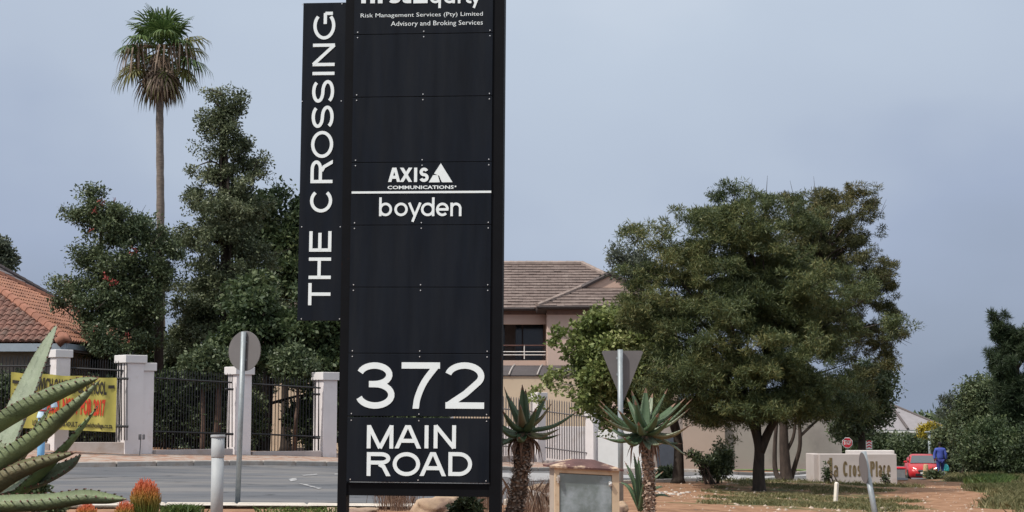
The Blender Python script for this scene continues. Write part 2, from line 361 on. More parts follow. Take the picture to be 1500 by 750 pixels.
def ribbon(mb, path, t, th, z, mapf, cap=None):
    pts = [Vector((x, y)) for x, y in path]; clean = [pts[0]]
    for p in pts[1:]:
        if (p - clean[-1]).length > 1e-5: clean.append(p)
    pts = clean; closed = len(pts) > 3 and (pts[0] - pts[-1]).length < 1e-4
    if closed: pts = pts[:-1]
    n = len(pts); Ls = []; Rs = []
    for i, p in enumerate(pts):
        if closed: a = (p - pts[i - 1]).normalized(); b = (pts[(i + 1) % n] - p).normalized()
        else:
            a = (p - pts[i - 1]).normalized() if i > 0 else (pts[1] - p).normalized()
            b = (pts[i + 1] - p).normalized() if i < n - 1 else a
        d = a + b
        if d.length < 1e-6: d = a
        d.normalize(); nrm = Vector((-d.y, d.x)); k = 1 / max(.5, nrm.dot(Vector((-a.y, a.x))))
        if cap and not closed and i in (0, n - 1) and abs(nrm.x) > .45 and (abs(p.y) < 1e-4 or abs(p.y - cap) < 1e-4): k = 1 / abs(nrm.x); nrm = Vector((1 if nrm.x > 0 else -1, 0))
        Ls.append(p + nrm * t / 2 * k); Rs.append(p - nrm * t / 2 * k)
    vs = []
    for l, r in zip(Ls, Rs):
        vs += [mapf(l.x, l.y, z + th), mapf(r.x, r.y, z + th), mapf(r.x, r.y, z), mapf(l.x, l.y, z)]
    fs = []; m = n if closed else n - 1
    for i in range(m):
        j = (i + 1) % n
        for q in range(4): r_ = (q + 1) % 4; fs.append((i * 4 + q, i * 4 + r_, j * 4 + r_, j * 4 + q))
    if not closed: fs += [(0, 1, 2, 3), ((n - 1) * 4 + 3, (n - 1) * 4 + 2, (n - 1) * 4 + 1, (n - 1) * 4)]
    mb.add(vs, fs)
def letter(ch, w, h, t, mapf, th=.006):
    """one letter w x h metres, stroke t metres; mapf(x,y,z) places it"""
    mb = MB()
    for i, st in enumerate(glyph(ch, w / h, t / h)):
        ribbon(mb, [(x * h, y * h) for x, y in st], t, th + i * .0005, 0, mapf, cap=h)
    return mb
CAPH = .60
def textmb(s, width, height, mapf, th=.002, bold=0.):
    """small print from the built-in typeface, scaled to width x cap height"""
    cu = bpy.data.curves.new('tmp', 'FONT'); cu.body = s; cu.size = 1; cu.extrude = .002; cu.offset = bold; cu.resolution_u = 2
    o = bpy.data.objects.new('tmp', cu); COL.objects.link(o)
    bpy.context.view_layer.update()
    me = bpy.data.meshes.new_from_object(o.evaluated_get(bpy.context.evaluated_depsgraph_get()))
    co = np.empty(len(me.vertices) * 3); me.vertices.foreach_get('co', co); co = co.reshape(-1, 3)
    x0, x1 = co[:, 0].min(), co[:, 0].max(); zt = co[:, 2].max()
    mb = MB(); mb.add([mapf((v[0] - x0) / (x1 - x0) * width, v[1] / CAPH * height, th if v[2] > 0 else 0) for v in co], [tuple(p.vertices) for p in me.polygons])
    bpy.data.objects.remove(o); bpy.data.meshes.remove(me); bpy.data.curves.remove(cu); return mb
# ------------------------------------------------------------------ materials in use
soil = None
def ground_mat():
    m = bpy.data.materials.new('soil_and_grass'); m.use_nodes = True; nt = m.node_tree; L = nt.links.new; b = nt.nodes['Principled BSDF']
    b.inputs['Roughness'].default_value = .95; b.inputs['Specular IOR Level'].default_value = .1
    t = nt.nodes.new('ShaderNodeTexCoord')
    def noise(s, d=5, r=.6):
        n = nt.nodes.new('ShaderNodeTexNoise'); n.inputs['Scale'].default_value = s; n.inputs['Detail'].default_value = d; n.inputs['Roughness'].default_value = r; L(t.outputs['Object'], n.inputs['Vector']); return n.outputs[0]
    def ramp(x, stops):
        r = nt.nodes.new('ShaderNodeValToRGB'); L(x, r.inputs[0]); r.color_ramp.elements[0].position = stops[0][0]; r.color_ramp.elements[0].color = (*stops[0][1], 1)
        r.color_ramp.elements[1].position = stops[-1][0]; r.color_ramp.elements[1].color = (*stops[-1][1], 1)
        for p, c in stops[1:-1]: q = r.color_ramp.elements.new(p); q.color = (*c, 1)
        return r.outputs[0]
    base = ramp(noise(3), [(.3, (.17, .09, .055)), (.5, (.29, .165, .10)), (.72, (.39, .24, .155))])
    grass = ramp(noise(6), [(.3, (.045, .06, .025)), (.5, (.09, .10, .045)), (.7, (.20, .18, .09))])
    att = nt.nodes.new('ShaderNodeAttribute'); att.attribute_name = 'grassiness'
    a = nt.nodes.new('ShaderNodeMath'); a.operation = 'ADD'; L(att.outputs['Fac'], a.inputs[0]); L(noise(1.3, 8, .7), a.inputs[1])
    mr = nt.nodes.new('ShaderNodeMapRange'); mr.inputs['From Min'].default_value = .9; mr.inputs['From Max'].default_value = 1.08; L(a.outputs[0], mr.inputs[0])
    mxn = nt.nodes.new('ShaderNodeMix'); mxn.data_type = 'RGBA'; L(mr.outputs[0], mxn.inputs[0]); L(base, mxn.inputs[6]); L(grass, mxn.inputs[7]); L(mxn.outputs[2], b.inputs['Base Color'])
    bp = nt.nodes.new('ShaderNodeBump'); bp.inputs['Strength'].default_value = .8; bp.inputs['Distance'].default_value = .05; L(noise(9, 8, .7), bp.inputs['Height']); L(bp.outputs[0], b.inputs['Normal'])
    return m
asphalt = mat('asphalt', (.105, .11, .122), .85, var=.16, scale=.9, bump=.25, bscale=60, col2=(.165, .16, .16), c2=(.44, .60), spec=.25, stretch=(.5, 1.6, 1), cracks=.35)
roadpaint = mat('road_paint', (.5, .5, .5), .8, var=.15, scale=6, col2=(.17, .17, .18), c2=(.4, .52))
concrete = mat('concrete', (.36, .335, .31), .9, var=.15, scale=4, bump=.3, col2=(.24, .16, .11), c2=(.5, .72))
palekerb = mat('pale_concrete', (.55, .50, .44), .9, var=.1, scale=4, bump=.2, col2=(.33, .27, .22), c2=(.55, .75))
paving = mat('brick_paving', (.30, .17, .12), .9, var=.25, scale=8, bump=.3, col2=(.36, .31, .27), c2=(.4, .6))
plaster = mat('white_plaster', (.70, .665, .675), .85, var=.05, scale=2, bump=.15, bscale=20, col2=(.46, .39, .34), c2=(.52, .74))
plinthm = mat('plinth_plaster', (.42, .38, .37), .9, var=.08, scale=2, bump=.2, col2=(.30, .22, .17), c2=(.5, .7))
blackmetal = mat('black_metal', (.012, .013, .016), .5, var=.1)
graybar = mat('grey_bars', (.10, .10, .11), .5, var=.1)
signblack = mat('sign_black', (.0055, .0085, .0145), .6, var=.25, scale=7, spec=.12, stretch=(1, 1, .12), col2=(.013, .016, .021), c2=(.42, .75))
signframe = mat('sign_frame_black', (.0035, .0042, .006), .6, var=.2, scale=3, spec=.12, col2=(.03, .010, .006), c2=(.64, .74))
whitelet = mat('white_letters', (.76, .84, .86), .45, var=.03)
boltm = mat('bolt_steel', (.75, .75, .73), .3, .6, var=.05)
galv = mat('galvanised', (.29, .325, .345), .5, .35, var=.12, scale=12, bump=.1, col2=(.30, .33, .34), c2=(.5, .7))
alum = mat('sign_back_grey', (.15, .145, .148), .65, .1, var=.05, scale=5)
paleplast = mat('pale_post', (.36, .385, .40), .6, var=.06, scale=9, bump=.1, col2=(.40, .41, .41), c2=(.55, .8))
cream = mat('cream_paint', (.58, .45, .31), .6, var=.07, scale=6, bump=.1, col2=(.36, .20, .10), c2=(.58, .72))
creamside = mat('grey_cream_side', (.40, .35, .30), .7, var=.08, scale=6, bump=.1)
doorm = mat('grey_green_door', (.17, .21, .205), .45, .0, var=.2, scale=4.2, bump=.05, col2=(.42, .48, .53), c2=(.46, .68), spec=.6)
rustm = mat('rusty_lid', (.115, .055, .05), .6, .1, var=.35, scale=5, bump=.3, col2=(.58, .43, .30), c2=(.52, .6))
bark = mat('bark_dark', (.04, .031, .025), .95, var=.35, scale=9, bump=.9, bscale=18, stretch=(1, 1, .35))
bark2 = mat('bark_brown', (.05, .036, .029), .95, var=.35, scale=9, bump=.9, bscale=18, stretch=(1, 1, .35))
barkpalm = mat('palm_bark', (.18, .15, .13), .95, var=.25, scale=5, bump=.9, bscale=9, stretch=(1, 1, 3))
white_p = mat('white_wall_paint', (.80, .79, .78), .8, var=.03)
# ------------------------------------------------------------------ ground
def grass_at(x, y):
    x = x + .5 * np.sin(y * .7 + np.sin(x * 1.3)) + .3 * np.sin(y * 1.9 + x * .8)
    y = y + .8 * np.sin(x * .9) + .4 * np.sin(x * 2.3 + 1)
    return _grass(x, y)
def _grass(x, y):
    """how much grass grows at (x,y): island lawn, right-hand verge, bare path between them"""
    px = 750 + x / np.maximum(y, 1) * F
    g = np.full(x.shape, .30)
    isl = (px > 1030) & (px < 1345) & (y > 29) & (y < 60); g = np.where(isl, .50, g)
    g = np.where((px > 960) & (px < 1060) & (y > 30) & (y < 62), .36, g)
    path = (np.abs(px - (1368 + (60 - y) * .9)) < 46 + (60 - y) * 1.6) & (y > 28) & (y < 84); g = np.where(path, .26, g)
    ver = px > 1415 + (60 - y) * 1.9; g = np.where(ver & (y > 28), .66, g)
    g = np.where((px > 1380) & (y > 64) & (y <= 84), .6, g)
    g = np.where(y > 95, .8, g); g = np.where(x < -18, .6, g)
    return g
def axis(a, b, dens):
    out = [a]; 
    while out[-1] < b: out.append(out[-1] + dens(out[-1]))
    return np.array(out)
gx = axis(-700, 700, lambda v: .35 if abs(v) < 24 else (.35 + (abs(v) - 24) * .12))
gy = axis(-40, 3200, lambda v: .4 if 8 < v < 95 else (1.5 if v < 8 else .4 + (v - 95) * .08))
X, Y = np.meshgrid(gx, gy); Z = np.concatenate([GZ(X[i], Y[i]) for i in range(X.shape[0])]).reshape(X.shape)
rng0 = np.random.default_rng(3)
V = np.stack([X, Y, Z], -1).reshape(-1, 3); nx_, ny_ = X.shape[1], X.shape[0]
idx = np.arange(nx_ * ny_).reshape(ny_, nx_)
Fq = np.stack([idx[:-1, :-1], idx[:-1, 1:], idx[1:, 1:], idx[1:, :-1]], -1).reshape(-1, 4)
gm = npmesh('ground', V, Fq, ground_mat(), True)
at = gm.attributes.new('grassiness', 'FLOAT', 'POINT'); at.data.foreach_set('value', grass_at(X, Y).ravel().astype(np.float32))
tag(link('ground', gm), 'reddish bare soil with patches of dry grass', kind='structure')
def strip(name, A, B, m, off=.02, nu=10, nv=8, label=None, parent=None):
    """sheet between two polylines, laid on the ground"""
    a = catmull(A, nu); b = catmull(B, nu); n = min(len(a), len(b)); vs = []; xs = []; ys = []
    for i in range(n):
        for k in range(nv + 1):
            q = a[i].lerp(b[i], k / nv); xs.append(q.x); ys.append(q.y)
    zs = GZ(xs, ys) + off
    V = np.stack([xs, ys, zs], 1); ix = np.arange(n * (nv + 1)).reshape(n, nv + 1)
    Fq = np.stack([ix[:-1, :-1], ix[1:, :-1], ix[1:, 1:], ix[:-1, 1:]], -1).reshape(-1, 4)
    return tag(link(name, npmesh(name, V, Fq, m, True), parent), label, kind=None if parent else 'structure')
near = [G(*p) for p in ((-500, 748), (-200, 746), (0, 743), (150, 742), (300, 742), (480, 743), (620, 744), (735, 740), (800, 722), (860, 711), (1000, 705), (1190, 705), (1330, 704))]
far = [G(*p) for p in ((-500, 692), (-200, 690), (-20, 688), (115, 686), (240, 684), (480, 684), (560, 686), (640, 688), (800, 691), (900, 691), (1000, 692), (1190, 694), (1330, 699))]
strip('road', near, far, asphalt, .025, 10, 24)
# the side street climbing away on the right beyond the monument wall
sr_a = [GA(1180, 70), GA(1300, 84), GA(1310, 95), GA(1310, 130)]; sr_b = [GA(1330, 74), GA(1372, 84), GA(1385, 95), GA(1360, 130)]
strip('side_road', sr_a, sr_b, asphalt, .035, 8, 6)
# pale worn strip and grass bank along the far building
strip('verge_grass', [GA(1075, 66.5), GA(1150, 66.5), GA(1230, 66.5)], [GA(1075, 68), GA(1150, 68), GA(1230, 68)], mat('bright_grass', (.10, .19, .04), .9, var=.3, scale=20, bump=.5), .05, 6, 4)
# pavement behind the far kerb
def offs(pl, d):
    out = []
    for i, p in enumerate(pl):
        a = pl[max(i - 1, 0)]; b = pl[min(i + 1, len(pl) - 1)]; t = (b - a); t.z = 0; t.normalize(); out.append(p + Vector((-t.y, t.x, 0)) * d)
    return out
pv_a = offs(far, .12); pv_b = offs(far, 3.6)
strip('pavement', pv_a[:11], pv_b[:11], paving, .13, 10, 10)
def kerb(name, pl, m, L=1.0, w=.15, h=.14, s0=0, s1=1e9, side=1, label=None):
    root = thing(name, label, None, pl[0], kind='structure')
    d = catmull(pl, 14); acc = [0]
    for a, b in zip(d, d[1:]): acc.append(acc[-1] + (b - a).length)
    def at_(s):
        for i in range(len(acc) - 1):
            if acc[i + 1] >= s: return d[i].lerp(d[i + 1], (s - acc[i]) / max(1e-6, acc[i + 1] - acc[i]))
        return d[-1]
    me = MB().box((0, 0, 0), (L - .02, w, h + .1), bev=.02).mesh('kerb_stone', m); s = 0; k = 0
    while s + L < acc[-1] and k < 110:
        a, b = at_(s), at_(s + L); c = (a + b) / 2; s += L
        if c.y < 5 or abs(c.x) > c.y * .34 + 2: continue
        z = gz(c.x, c.y); dv = b - a
        link('kerb_stone', me, root, loc=Vector((c.x, c.y, z + (h - .1) / 2)) - root.location, rot=(random.uniform(-.01, .01), -math.atan2(gz(b.x, b.y) - gz(a.x, a.y), dv.length), math.atan2(dv.y, dv.x))); k += 1
    return root
kerb('far_kerb', offs(far, .05), concrete, label='grey concrete kerb along the far side of the road')
kerb('near_kerb', offs(near[:8], -.1), palekerb, w=.3, h=.06, label='pale concrete edging along the near side of the road')
kerb('island_kerb', offs(near[7:], -.1), palekerb, w=.15, h=.1, label='concrete kerb round the soil island')
strip('pale_gutter', offs(near[9:], 1.6), offs(near[9:], 3.8), mat('worn_asphalt', (.34, .34, .35), .9, var=.1, scale=3), .032, 8, 4)
strip('concrete_apron', offs(near[:7], -.75), offs(near[:7], -.26), palekerb, .05, 10, 3)
# road markings (thin sheets on the asphalt)
marks = thing('road_markings', 'faded white arrow marks on the asphalt', None, G(450, 705), kind='structure')
def mark(pts):
    q = [G(*p) for p in pts]; mb = MB(); mb.add([(v.x, v.y, v.z + .035) for v in q], [tuple(range(len(q)))]); mb.build('painted_mark', roadpaint, marks)
mark([(422, 704), (434, 702.2), (435, 706), (426, 707.5)]); mark([(441, 698), (464, 696.2), (465, 697.8), (446, 699.4)])
mark([(438, 711), (446, 711.5), (472, 718), (466, 719)]); mark([(490, 696), (497, 695.5), (497, 697), (490, 697.5)])
mark([(520, 722), (560, 728), (556, 729.5), (516, 724)]); mark([(768, 705), (812, 703), (812, 705), (768, 707)])
# ------------------------------------------------------------------ the sign tower
YS = 20.0
yaw, lean = rad(-5.4), rad(.42)
sb = P(618, 700, YS); sb.z = gz(sb.x, sb.y)
MS = Matrix.Translation(sb) @ Euler((0, lean, yaw)).to_matrix().to_4x4()
sign = thing('sign_tower', 'tall black business directory sign reading 372 MAIN ROAD on two steel posts', 'sign', sb, (0, lean, yaw))
MSi = MS.inverted(); eyeL = MSi @ EYE
def S(px, py, d=0.):
    q = MSi @ P(px, py, YS); dr = (q - eyeL); k = (-d - eyeL.y) / dr.y; r = eyeL + dr * k; return r.x, r.z
def sbox(x0, x1, z0, z1, y0, y1, bev=.003):
    return MB().box(((x0 + x1) / 2, (y0 + y1) / 2, (z0 + z1) / 2), (abs(x1 - x0), abs(y1 - y0), abs(z1 - z0)), bev=bev)
L0 = (S(505, 5)[0] + S(498, 600)[0]) / 2; L1 = (S(516, 50)[0] + S(510.5, 700)[0]) / 2
R0 = (S(721.5, 50)[0] + S(717, 700)[0]) / 2; R1 = (S(738, 50)[0] + S(735, 600)[0]) / 2
seams = [S(618, y)[1] for y in (-44, 50, 142, 238, 330, 421, 518, 611, 707)]
ztop = seams[0] + .08
for (a, b) in ((L0, L1), (R0, R1)):
    sbox(a, b, -.4, ztop, .0, .20).build('post', signframe, sign, world=False)
for zc in [seams[-1] - .105, ztop - .05]:
    sbox(L1 + .002, R0 - .002, zc - .06, zc + (.096 if zc < 2 else .06), .022, .15).build('crossbeam', signframe, sign, world=False)
for zc in seams[1:-2]:
    sbox(L1 + .002, R0 - .002, zc - .035, zc + .035, .09, .14).build('rail', signframe, sign, world=False)
boltme = MB().tube([(0, 0, 0), (0, -.006, 0)], [.0085, .007], 8).mesh('bolt', boltm)
Sw = lambda x0, z0: (lambda x, y, z: (x0 + x, -z - .02, z0 + y))
panels = []
for i in range(8):
    zt, zb = seams[i] - (.009 if i == 7 else .003), seams[i + 1] + (.009 if i == 6 else .003)
    p = MB().box(((L1 + R0) / 2, .0, (zt + zb) / 2), (R0 - L1 - .002, .04, zt - zb), bev=.004).build('panel', signblack, sign, world=False)
    panels.append(p)
    for xb in (L1 + .05, (L1 + R0) / 2 + .01, R0 - .035):
        for zb_ in (zt - .035, zb + .028) if i else (zb + .028,): link('bolt', boltme, p, loc=(xb, -.02, zb_))
def sl(ch, x0, x1, yt, yb, tpx, panel, name='letter', m=None, th=.006, dx=0):
    """letter measured in the photograph from (x0,yt) to (x1,yb)"""
    a = S(x0, yb); b = S(x1, yt); t = tpx * YS / F
    o = letter(ch, b[0] - a[0], b[1] - a[1], t, Sw(a[0] + dx, a[1]), th).build(name, m or whitelet, panel, world=False); return o
for ch, x0, x1 in (('3', 521, 579), ('7', 588, 645), ('2', 651.5, 710)): sl(ch, x0, x1, 531, 598.5, 9.2, panels[6], 'numeral')
for ch, x0, x1 in (('M', 537.7, 577), ('A', 578.5, 617.5), ('I', 620.5, 630), ('N', 635.5, 668.5)): sl(ch, x0, x1, 623, 656.7, 5.7, panels[7])
for ch, x0, x1 in (('R', 537.5, 573), ('O', 575.5, 616), ('A', 615, 654), ('D', 657, 692)): sl(ch, x0, x1, 662.5, 697, 5.7, panels[7])
for ch, x0, x1, yt in (('b', 555.7, 575, 289.5), ('o', 578, 598, 289.5), ('y', 598, 618, 289.5), ('d', 617, 637, 289.5), ('e', 639, 658, 289.5), ('n', 660, 676.5, 289.5)): sl(ch, x0, x1, yt, 317, 3.7, panels[3])
for ch, x0, x1 in (('A', 569, 587), ('X', 586, 604.5), ('I', 604.5, 614), ('S', 614.5, 628.5)):
    o = sl(ch, x0, x1, 246, 267, 4.6, panels[3])
a = S(628.5, 267.5); b = S(663.5, 239.5); w_, h_ = b[0] - a[0], b[1] - a[1]
mb = MB(); pr = lambda poly: mb.prism([(a[0] + x * w_, a[1] + y * h_) for x, y in poly], -.026, -.019, axis='y')
pr([(.22, .46), (.50, 1.0), (1.0, 0), (.56, 0), (.50, .14), (.44, .34)]); pr([(0, 0), (.18, .38), (.38, .38), (.47, 0)])
mb.build('triangle_emblem', whitelet, panels[3], world=False)
a = S(568, 277.3); b = S(665, 272.6); textmb('COMMUNICATIONS', b[0] - a[0], b[1] - a[1], Sw(*a), bold=.025).build('small_print', whitelet, panels[3], world=False, kind='stuff')
a = S(666.5, 274.5); sbox(a[0], a[0] + .018, a[1], a[1] + .018, -.024, -.019, 0).build('mark', whitelet, panels[3], world=False)
a = S(514.5, 284); b = S(720.3, 281.3); sbox(a[0] + .01, b[0] - .004, a[1], a[1] + .027, -.026, -.0205, 0).build('white_rule', whitelet, panels[3], world=False)
for (s, x0, x1, yt, yb) in (('Risk Management Services (Pty) Limited', 528.8, 707.5, 18.3, 26.2), ('Advisory and Broking Services', 573, 707.5, 30.6, 38.6)):
    a = S(x0, yb); b = S(x1, yt); textmb(s, b[0] - a[0], (b[1] - a[1]), Sw(*a), bold=-.004).build('small_print', whitelet, panels[0], world=False, kind='stuff')
for ch, x0, x1, tp in (('f', 528, 541, 7), ('i', 542, 551, 7), ('r', 554, 569, 7), ('S', 569, 587, 6.4), ('t', 586, 603, 6.8), ('E', 606, 627, 6), ('q', 630, 646.5, 3.8), ('u', 651, 667, 3.8), ('i', 670, 676, 3.8), ('t', 680, 691, 3.8), ('y', 689, 705, 3.6)):
    low = ch in 'S'
    sl(ch, x0, x1, (-10 if low else -17), 5.6, tp, panels[0])
# the side wing
wx0 = (S(440.5, 10)[0] + S(438.3, 465)[0]) / 2; wx1 = L0 - .004; wz1 = S(470, 3.5)[1]; wz0 = S(470, 469.5)[1]
wing = sbox(wx0, wx1, wz0, wz1, .02, .06).build('side_panel', signblack, sign, world=False)
for zc in (wz1 - .15, (wz0 + wz1) / 2, wz0 + .3): sbox(wx0 + .1, L0 - .003, zc - .03, zc + .03, .063, .12).build('side_bracket', signframe, sign, world=False)
for (x, y) in ((442.5, 6), (500.5, 5), (442, 148), (499.5, 147.5), (441.5, 332), (498, 332), (441, 467), (497, 467)):
    u = S(x, y, -.0); link('bolt', boltme, wing, loc=(u[0], .02, u[1]))
u0, u1 = S(487.3, 230)[0], S(455, 230)[0]; uh = u0 - u1
for ch, y0, y1 in (('T', 414.5, 447), ('H', 377, 408.5), ('E', 338.5, 368.5), ('C', 276.5, 311), ('R', 234, 268), ('O', 191.5, 231), ('S', 154.5, 187.5), ('S', 117, 150.5), ('I', 102.5, 112), ('N', 63.5, 96.5), ('G', 17, 57.5)):
    zt, zb = S(470, y0)[1], S(470, y1)[1]
    f = (lambda zb: (lambda x, y, z: (u0 - y, .02 - z, zb + x)))(zb)
    letter(ch, zt - zb, uh, 4.9 * YS / F, f).build('letter', whitelet, wing, world=False)
# ------------------------------------------------------------------ street furniture
def along(name, label, cat, x0, y0, x1, y1, Y, r, m, Y2=None):
    pass
def pole_between(a, b, r, m, t, name='pole', n=12): return MB().tube([a, b], [r, r], n).build(name, m, t, smooth=True)
# pale post in the foreground, left
Yb = 20.5; b = GA(320, Yb); t = thing('pale_post', 'pale grey round post with a capped top beside the near kerb', 'post', b)
top = P(319.5, 637, Yb); r = 9 * Yb / F
MB().tube([(b.x, b.y, b.z - .2), (top.x - .0, top.y, top.z - .28)], [r, r], 20).build('pipe', paleplast, t, smooth=True)
MB().tube([(top.x, top.y, top.z - .285), (top.x, top.y, top.z - .27), (top.x, top.y, top.z - .03)], [r * 1.0, r * 1.08, r * 1.06], 20).build('sleeve', paleplast, t, smooth=True)
MB().tube([(top.x, top.y, top.z - .03), (top.x, top.y, top.z - .028), (top.x, top.y, top.z - .004), (top.x, top.y, top.z)], [r * 1.06, r * 1.2, r * 1.2, r * 1.1], 20).build('cap', paleplast, t)
# round sign seen from behind
Yr = 23.0; b = G(347.5, 741); Yr = b.y; top = P(357, 486, Yr); t = thing('round_road_sign', 'round traffic sign seen from its grey back on a leaning steel pole', 'road sign', b)
pole_between(Vector((b.x, b.y, b.z - .2)), top, 3.9 * Yr / F, galv, t)
c = P(355.5, 514, Yr); ax = (top - b).normalized(); n_ = Vector((math.sin(rad(-28)), -math.cos(rad(-28)), 0)); n_ = (n_ - ax * n_.dot(ax)).normalized(); s_ = ax.cross(n_)
Rm = Matrix((s_, n_, ax)).transposed().to_4x4()
def disc(R, th, n=40, off=.043): return MB().prism([(R * math.cos(2 * math.pi * k / n), R * math.sin(2 * math.pi * k / n)) for k in range(n)], -th / 2 - off, th / 2 - off, axis='y')
R_ = 29 * Yr / F
mb = disc(R_, .003).xf(Matrix.Translation(c) @ Rm); mb.build('plate', alum, t)
mb = MB()
for k in range(40):
    a0, a1 = 2 * math.pi * k / 40, 2 * math.pi * (k + 1) / 40
    mb.tube([(R_ * math.cos(a0), -.05, R_ * math.sin(a0)), (R_ * math.cos(a1), -.05, R_ * math.sin(a1))], .004, 4, cap=False)
mb.xf(Matrix.Translation(c) @ Rm).build('rim', alum, t)
mb = MB()
for dz in (-.13, .13): mb.box((0, -.045, dz), (.10, .012, .03))
mb.xf(Matrix.Translation(c) @ Rm).build('clamp', galv, t)
# triangular sign from behind
Yy = 26.0; b = GA(908.5, Yy); top = P(908.5, 512, Yy); t = thing('yield_sign', 'downward pointing triangular sign seen from its grey back on a steel pole', 'road sign', b)
pole_between(Vector((b.x, b.y, b.z - .2)), top, 3.9 * Yy / F, galv, t)
q = Yy / F; c = P(912, 513.5, Yy)
mb = MB(); poly = []
for (x, z, a0) in ((-27.5, -2.5, 90), (27.5, -2.5, -30), (0, -71, 210)):
    for k in range(5): aa = rad(a0 + 120 - 30 * k) if a0 == 90 else rad((90 if a0 == -30 else -30) - 30 * k); poly.append(((x + 2.5 * math.cos(aa)) * q, (z + 2.5 * math.sin(aa)) * q))
mb.prism(poly, c.y + .052, c.y + .055, axis='y').xf(Matrix.Translation((c.x, 0, c.z))); mb.build('plate', alum, t)
mb = MB()
for dz in (-.12, -.38): mb.box((b.x, Yy + .046, c.z + dz), (.11, .012, .035))
mb.build('clamp', galv, t)
# leaning pole with a round plate seen nearly edge on
Yl = 24.0; t0, t1 = P(1265, 662, Yl), P(1283, 752, Yl - .3); d = (t1 - t0).normalized(); b = t1 + d * .25; b.z = min(b.z, gz(b.x, b.y)); b = Vector((b.x, b.y, gz(b.x, b.y)))
t = thing('leaning_road_sign', 'tilted steel pole with a round sign plate seen almost edge-on', 'road sign', b)
pole_between(b - Vector((0, 0, .15)), t0, 4.2 * Yl / F, galv, t)
ax = (t0 - b).normalized(); n_ = Vector((-.98, .0, .05)); n_ = (n_ - ax * n_.dot(ax)).normalized(); s_ = ax.cross(n_)
c = t0 - ax * (24 * Yl / F); Rm = Matrix((s_, n_, ax)).transposed().to_4x4()
disc(22.5 * Yl / F, .004, off=-.05).xf(Matrix.Translation(c) @ Rm).build('plate', alum, t)
# white stake
b = G(1223.5, 737); top = P(1225.5, 706, b.y); t = thing('survey_stake', 'short white wooden stake standing in the grass before the monument wall', 'stake', b)
MB().tube([b - Vector((0, 0, .1)), top - Vector((0, 0, .03)), top], [2.7 * b.y / F * 1.2, 2.7 * b.y / F * 1.2, .02], 4).build('shaft', mat('stake_paint', (.72, .68, .60), .8, var=.1, scale=10), t)
MB().box((b.x, b.y, b.z + .01), (.16, .14, .03), bev=.01).build('footing', concrete, t)
# ------------------------------------------------------------------ utility cabinet
Yc = 17.0; q = Yc / F; cy_, cr_ = rad(-9), rad(3.2)
cc = P(860, 720, Yc); gb = gz(cc.x, cc.y)
t = thing('utility_cabinet', 'weathered cream metal cabinet with grey-green door and rusty lid beside the aloe', 'cabinet', (cc.x, cc.y, gb), (0, 0, rad(9)))
Mc = WM[t.name]; lid_z = P(860, 686, Yc).z - gb; hw = 47.5 * q; dp = .42
mb = MB(); k = math.tan(cr_)
def cbx(x0, x1, z0, z1, y0, y1, bev=.003, sh=True):
    m_ = MB().box(((x0 + x1) / 2, (y0 + y1) / 2, (z0 + z1) / 2), (x1 - x0, y1 - y0, z1 - z0), bev=bev)
    m_.v = [(x, y, z - x * k * (1 if sh else 0)) for x, y, z in m_.v]; return m_
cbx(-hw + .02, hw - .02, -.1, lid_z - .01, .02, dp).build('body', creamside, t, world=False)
fr = MB()
for a_ in ((-hw, -hw + .045, -.1, lid_z), (hw - .075, hw, -.1, lid_z)): fr.k = 0; m_ = cbx(*a_, -.01, .04); fr.add(m_.v, m_.f)
m_ = cbx(-hw + .046, hw - .076, lid_z - .06, lid_z, -.01, .04); fr.add(m_.v, m_.f)
m_ = cbx(-hw + .046, hw - .076, -.1, .0, -.01, .04); fr.add(m_.v, m_.f)
fr.build('door_frame', cream, t, world=False)
door = cbx(-hw + .05, hw - .08, .005, lid_z - .066, .0, .018).build('door', doorm, t, world=False)
lat = MB().box((hw - .1, -.022, lid_z - .16), (.03, .03, .05), bev=.006); lat.tube([(hw - .085, -.03, lid_z - .15), (hw - .115, -.035, lid_z - .17)], .012, 8); lat.build('latch', boltm, door, world=False)
hg = MB().box((-hw + .03, -.02, lid_z - .11), (.04, .02, .045), bev=.006); hg.tube([(-hw + .03, -.032, lid_z - .08), (-hw + .03, -.032, lid_z - .15)], .01, 8); hg.build('hinge', creamside, t, world=False)
MB().box((-hw + .035, -.026, lid_z - .085), (.025, .006, .03)).build('hinge_pin', boltm, t, world=False)
mb = MB(); e = .04; z0 = lid_z
o_ = [(-hw - e, -.05), (hw + e, -.05), (hw + e, dp + .05), (-hw - e, dp + .05)]; i_ = [(-hw * .35, dp * .3), (hw * .30, dp * .3), (hw * .30, dp * .7), (-hw * .35, dp * .7)]
vs = [(x, y, z0 - .012 - x * k) for x, y in o_] + [(x, y, z0 + .008 - x * k) for x, y in o_] + [(x, y, z0 + .088 - x * k * .6) for x, y in i_]
fs = [(3, 2, 1, 0), (8, 9, 10, 11)] + [(i, (i + 1) % 4, 4 + (i + 1) % 4, 4 + i) for i in range(4)] + [(4 + i, 4 + (i + 1) % 4, 8 + (i + 1) % 4, 8 + i) for i in range(4)]
mb.add(vs, fs); mb.build('lid', rustm, t, world=False)
for zc in (.3, .35, .4): pass
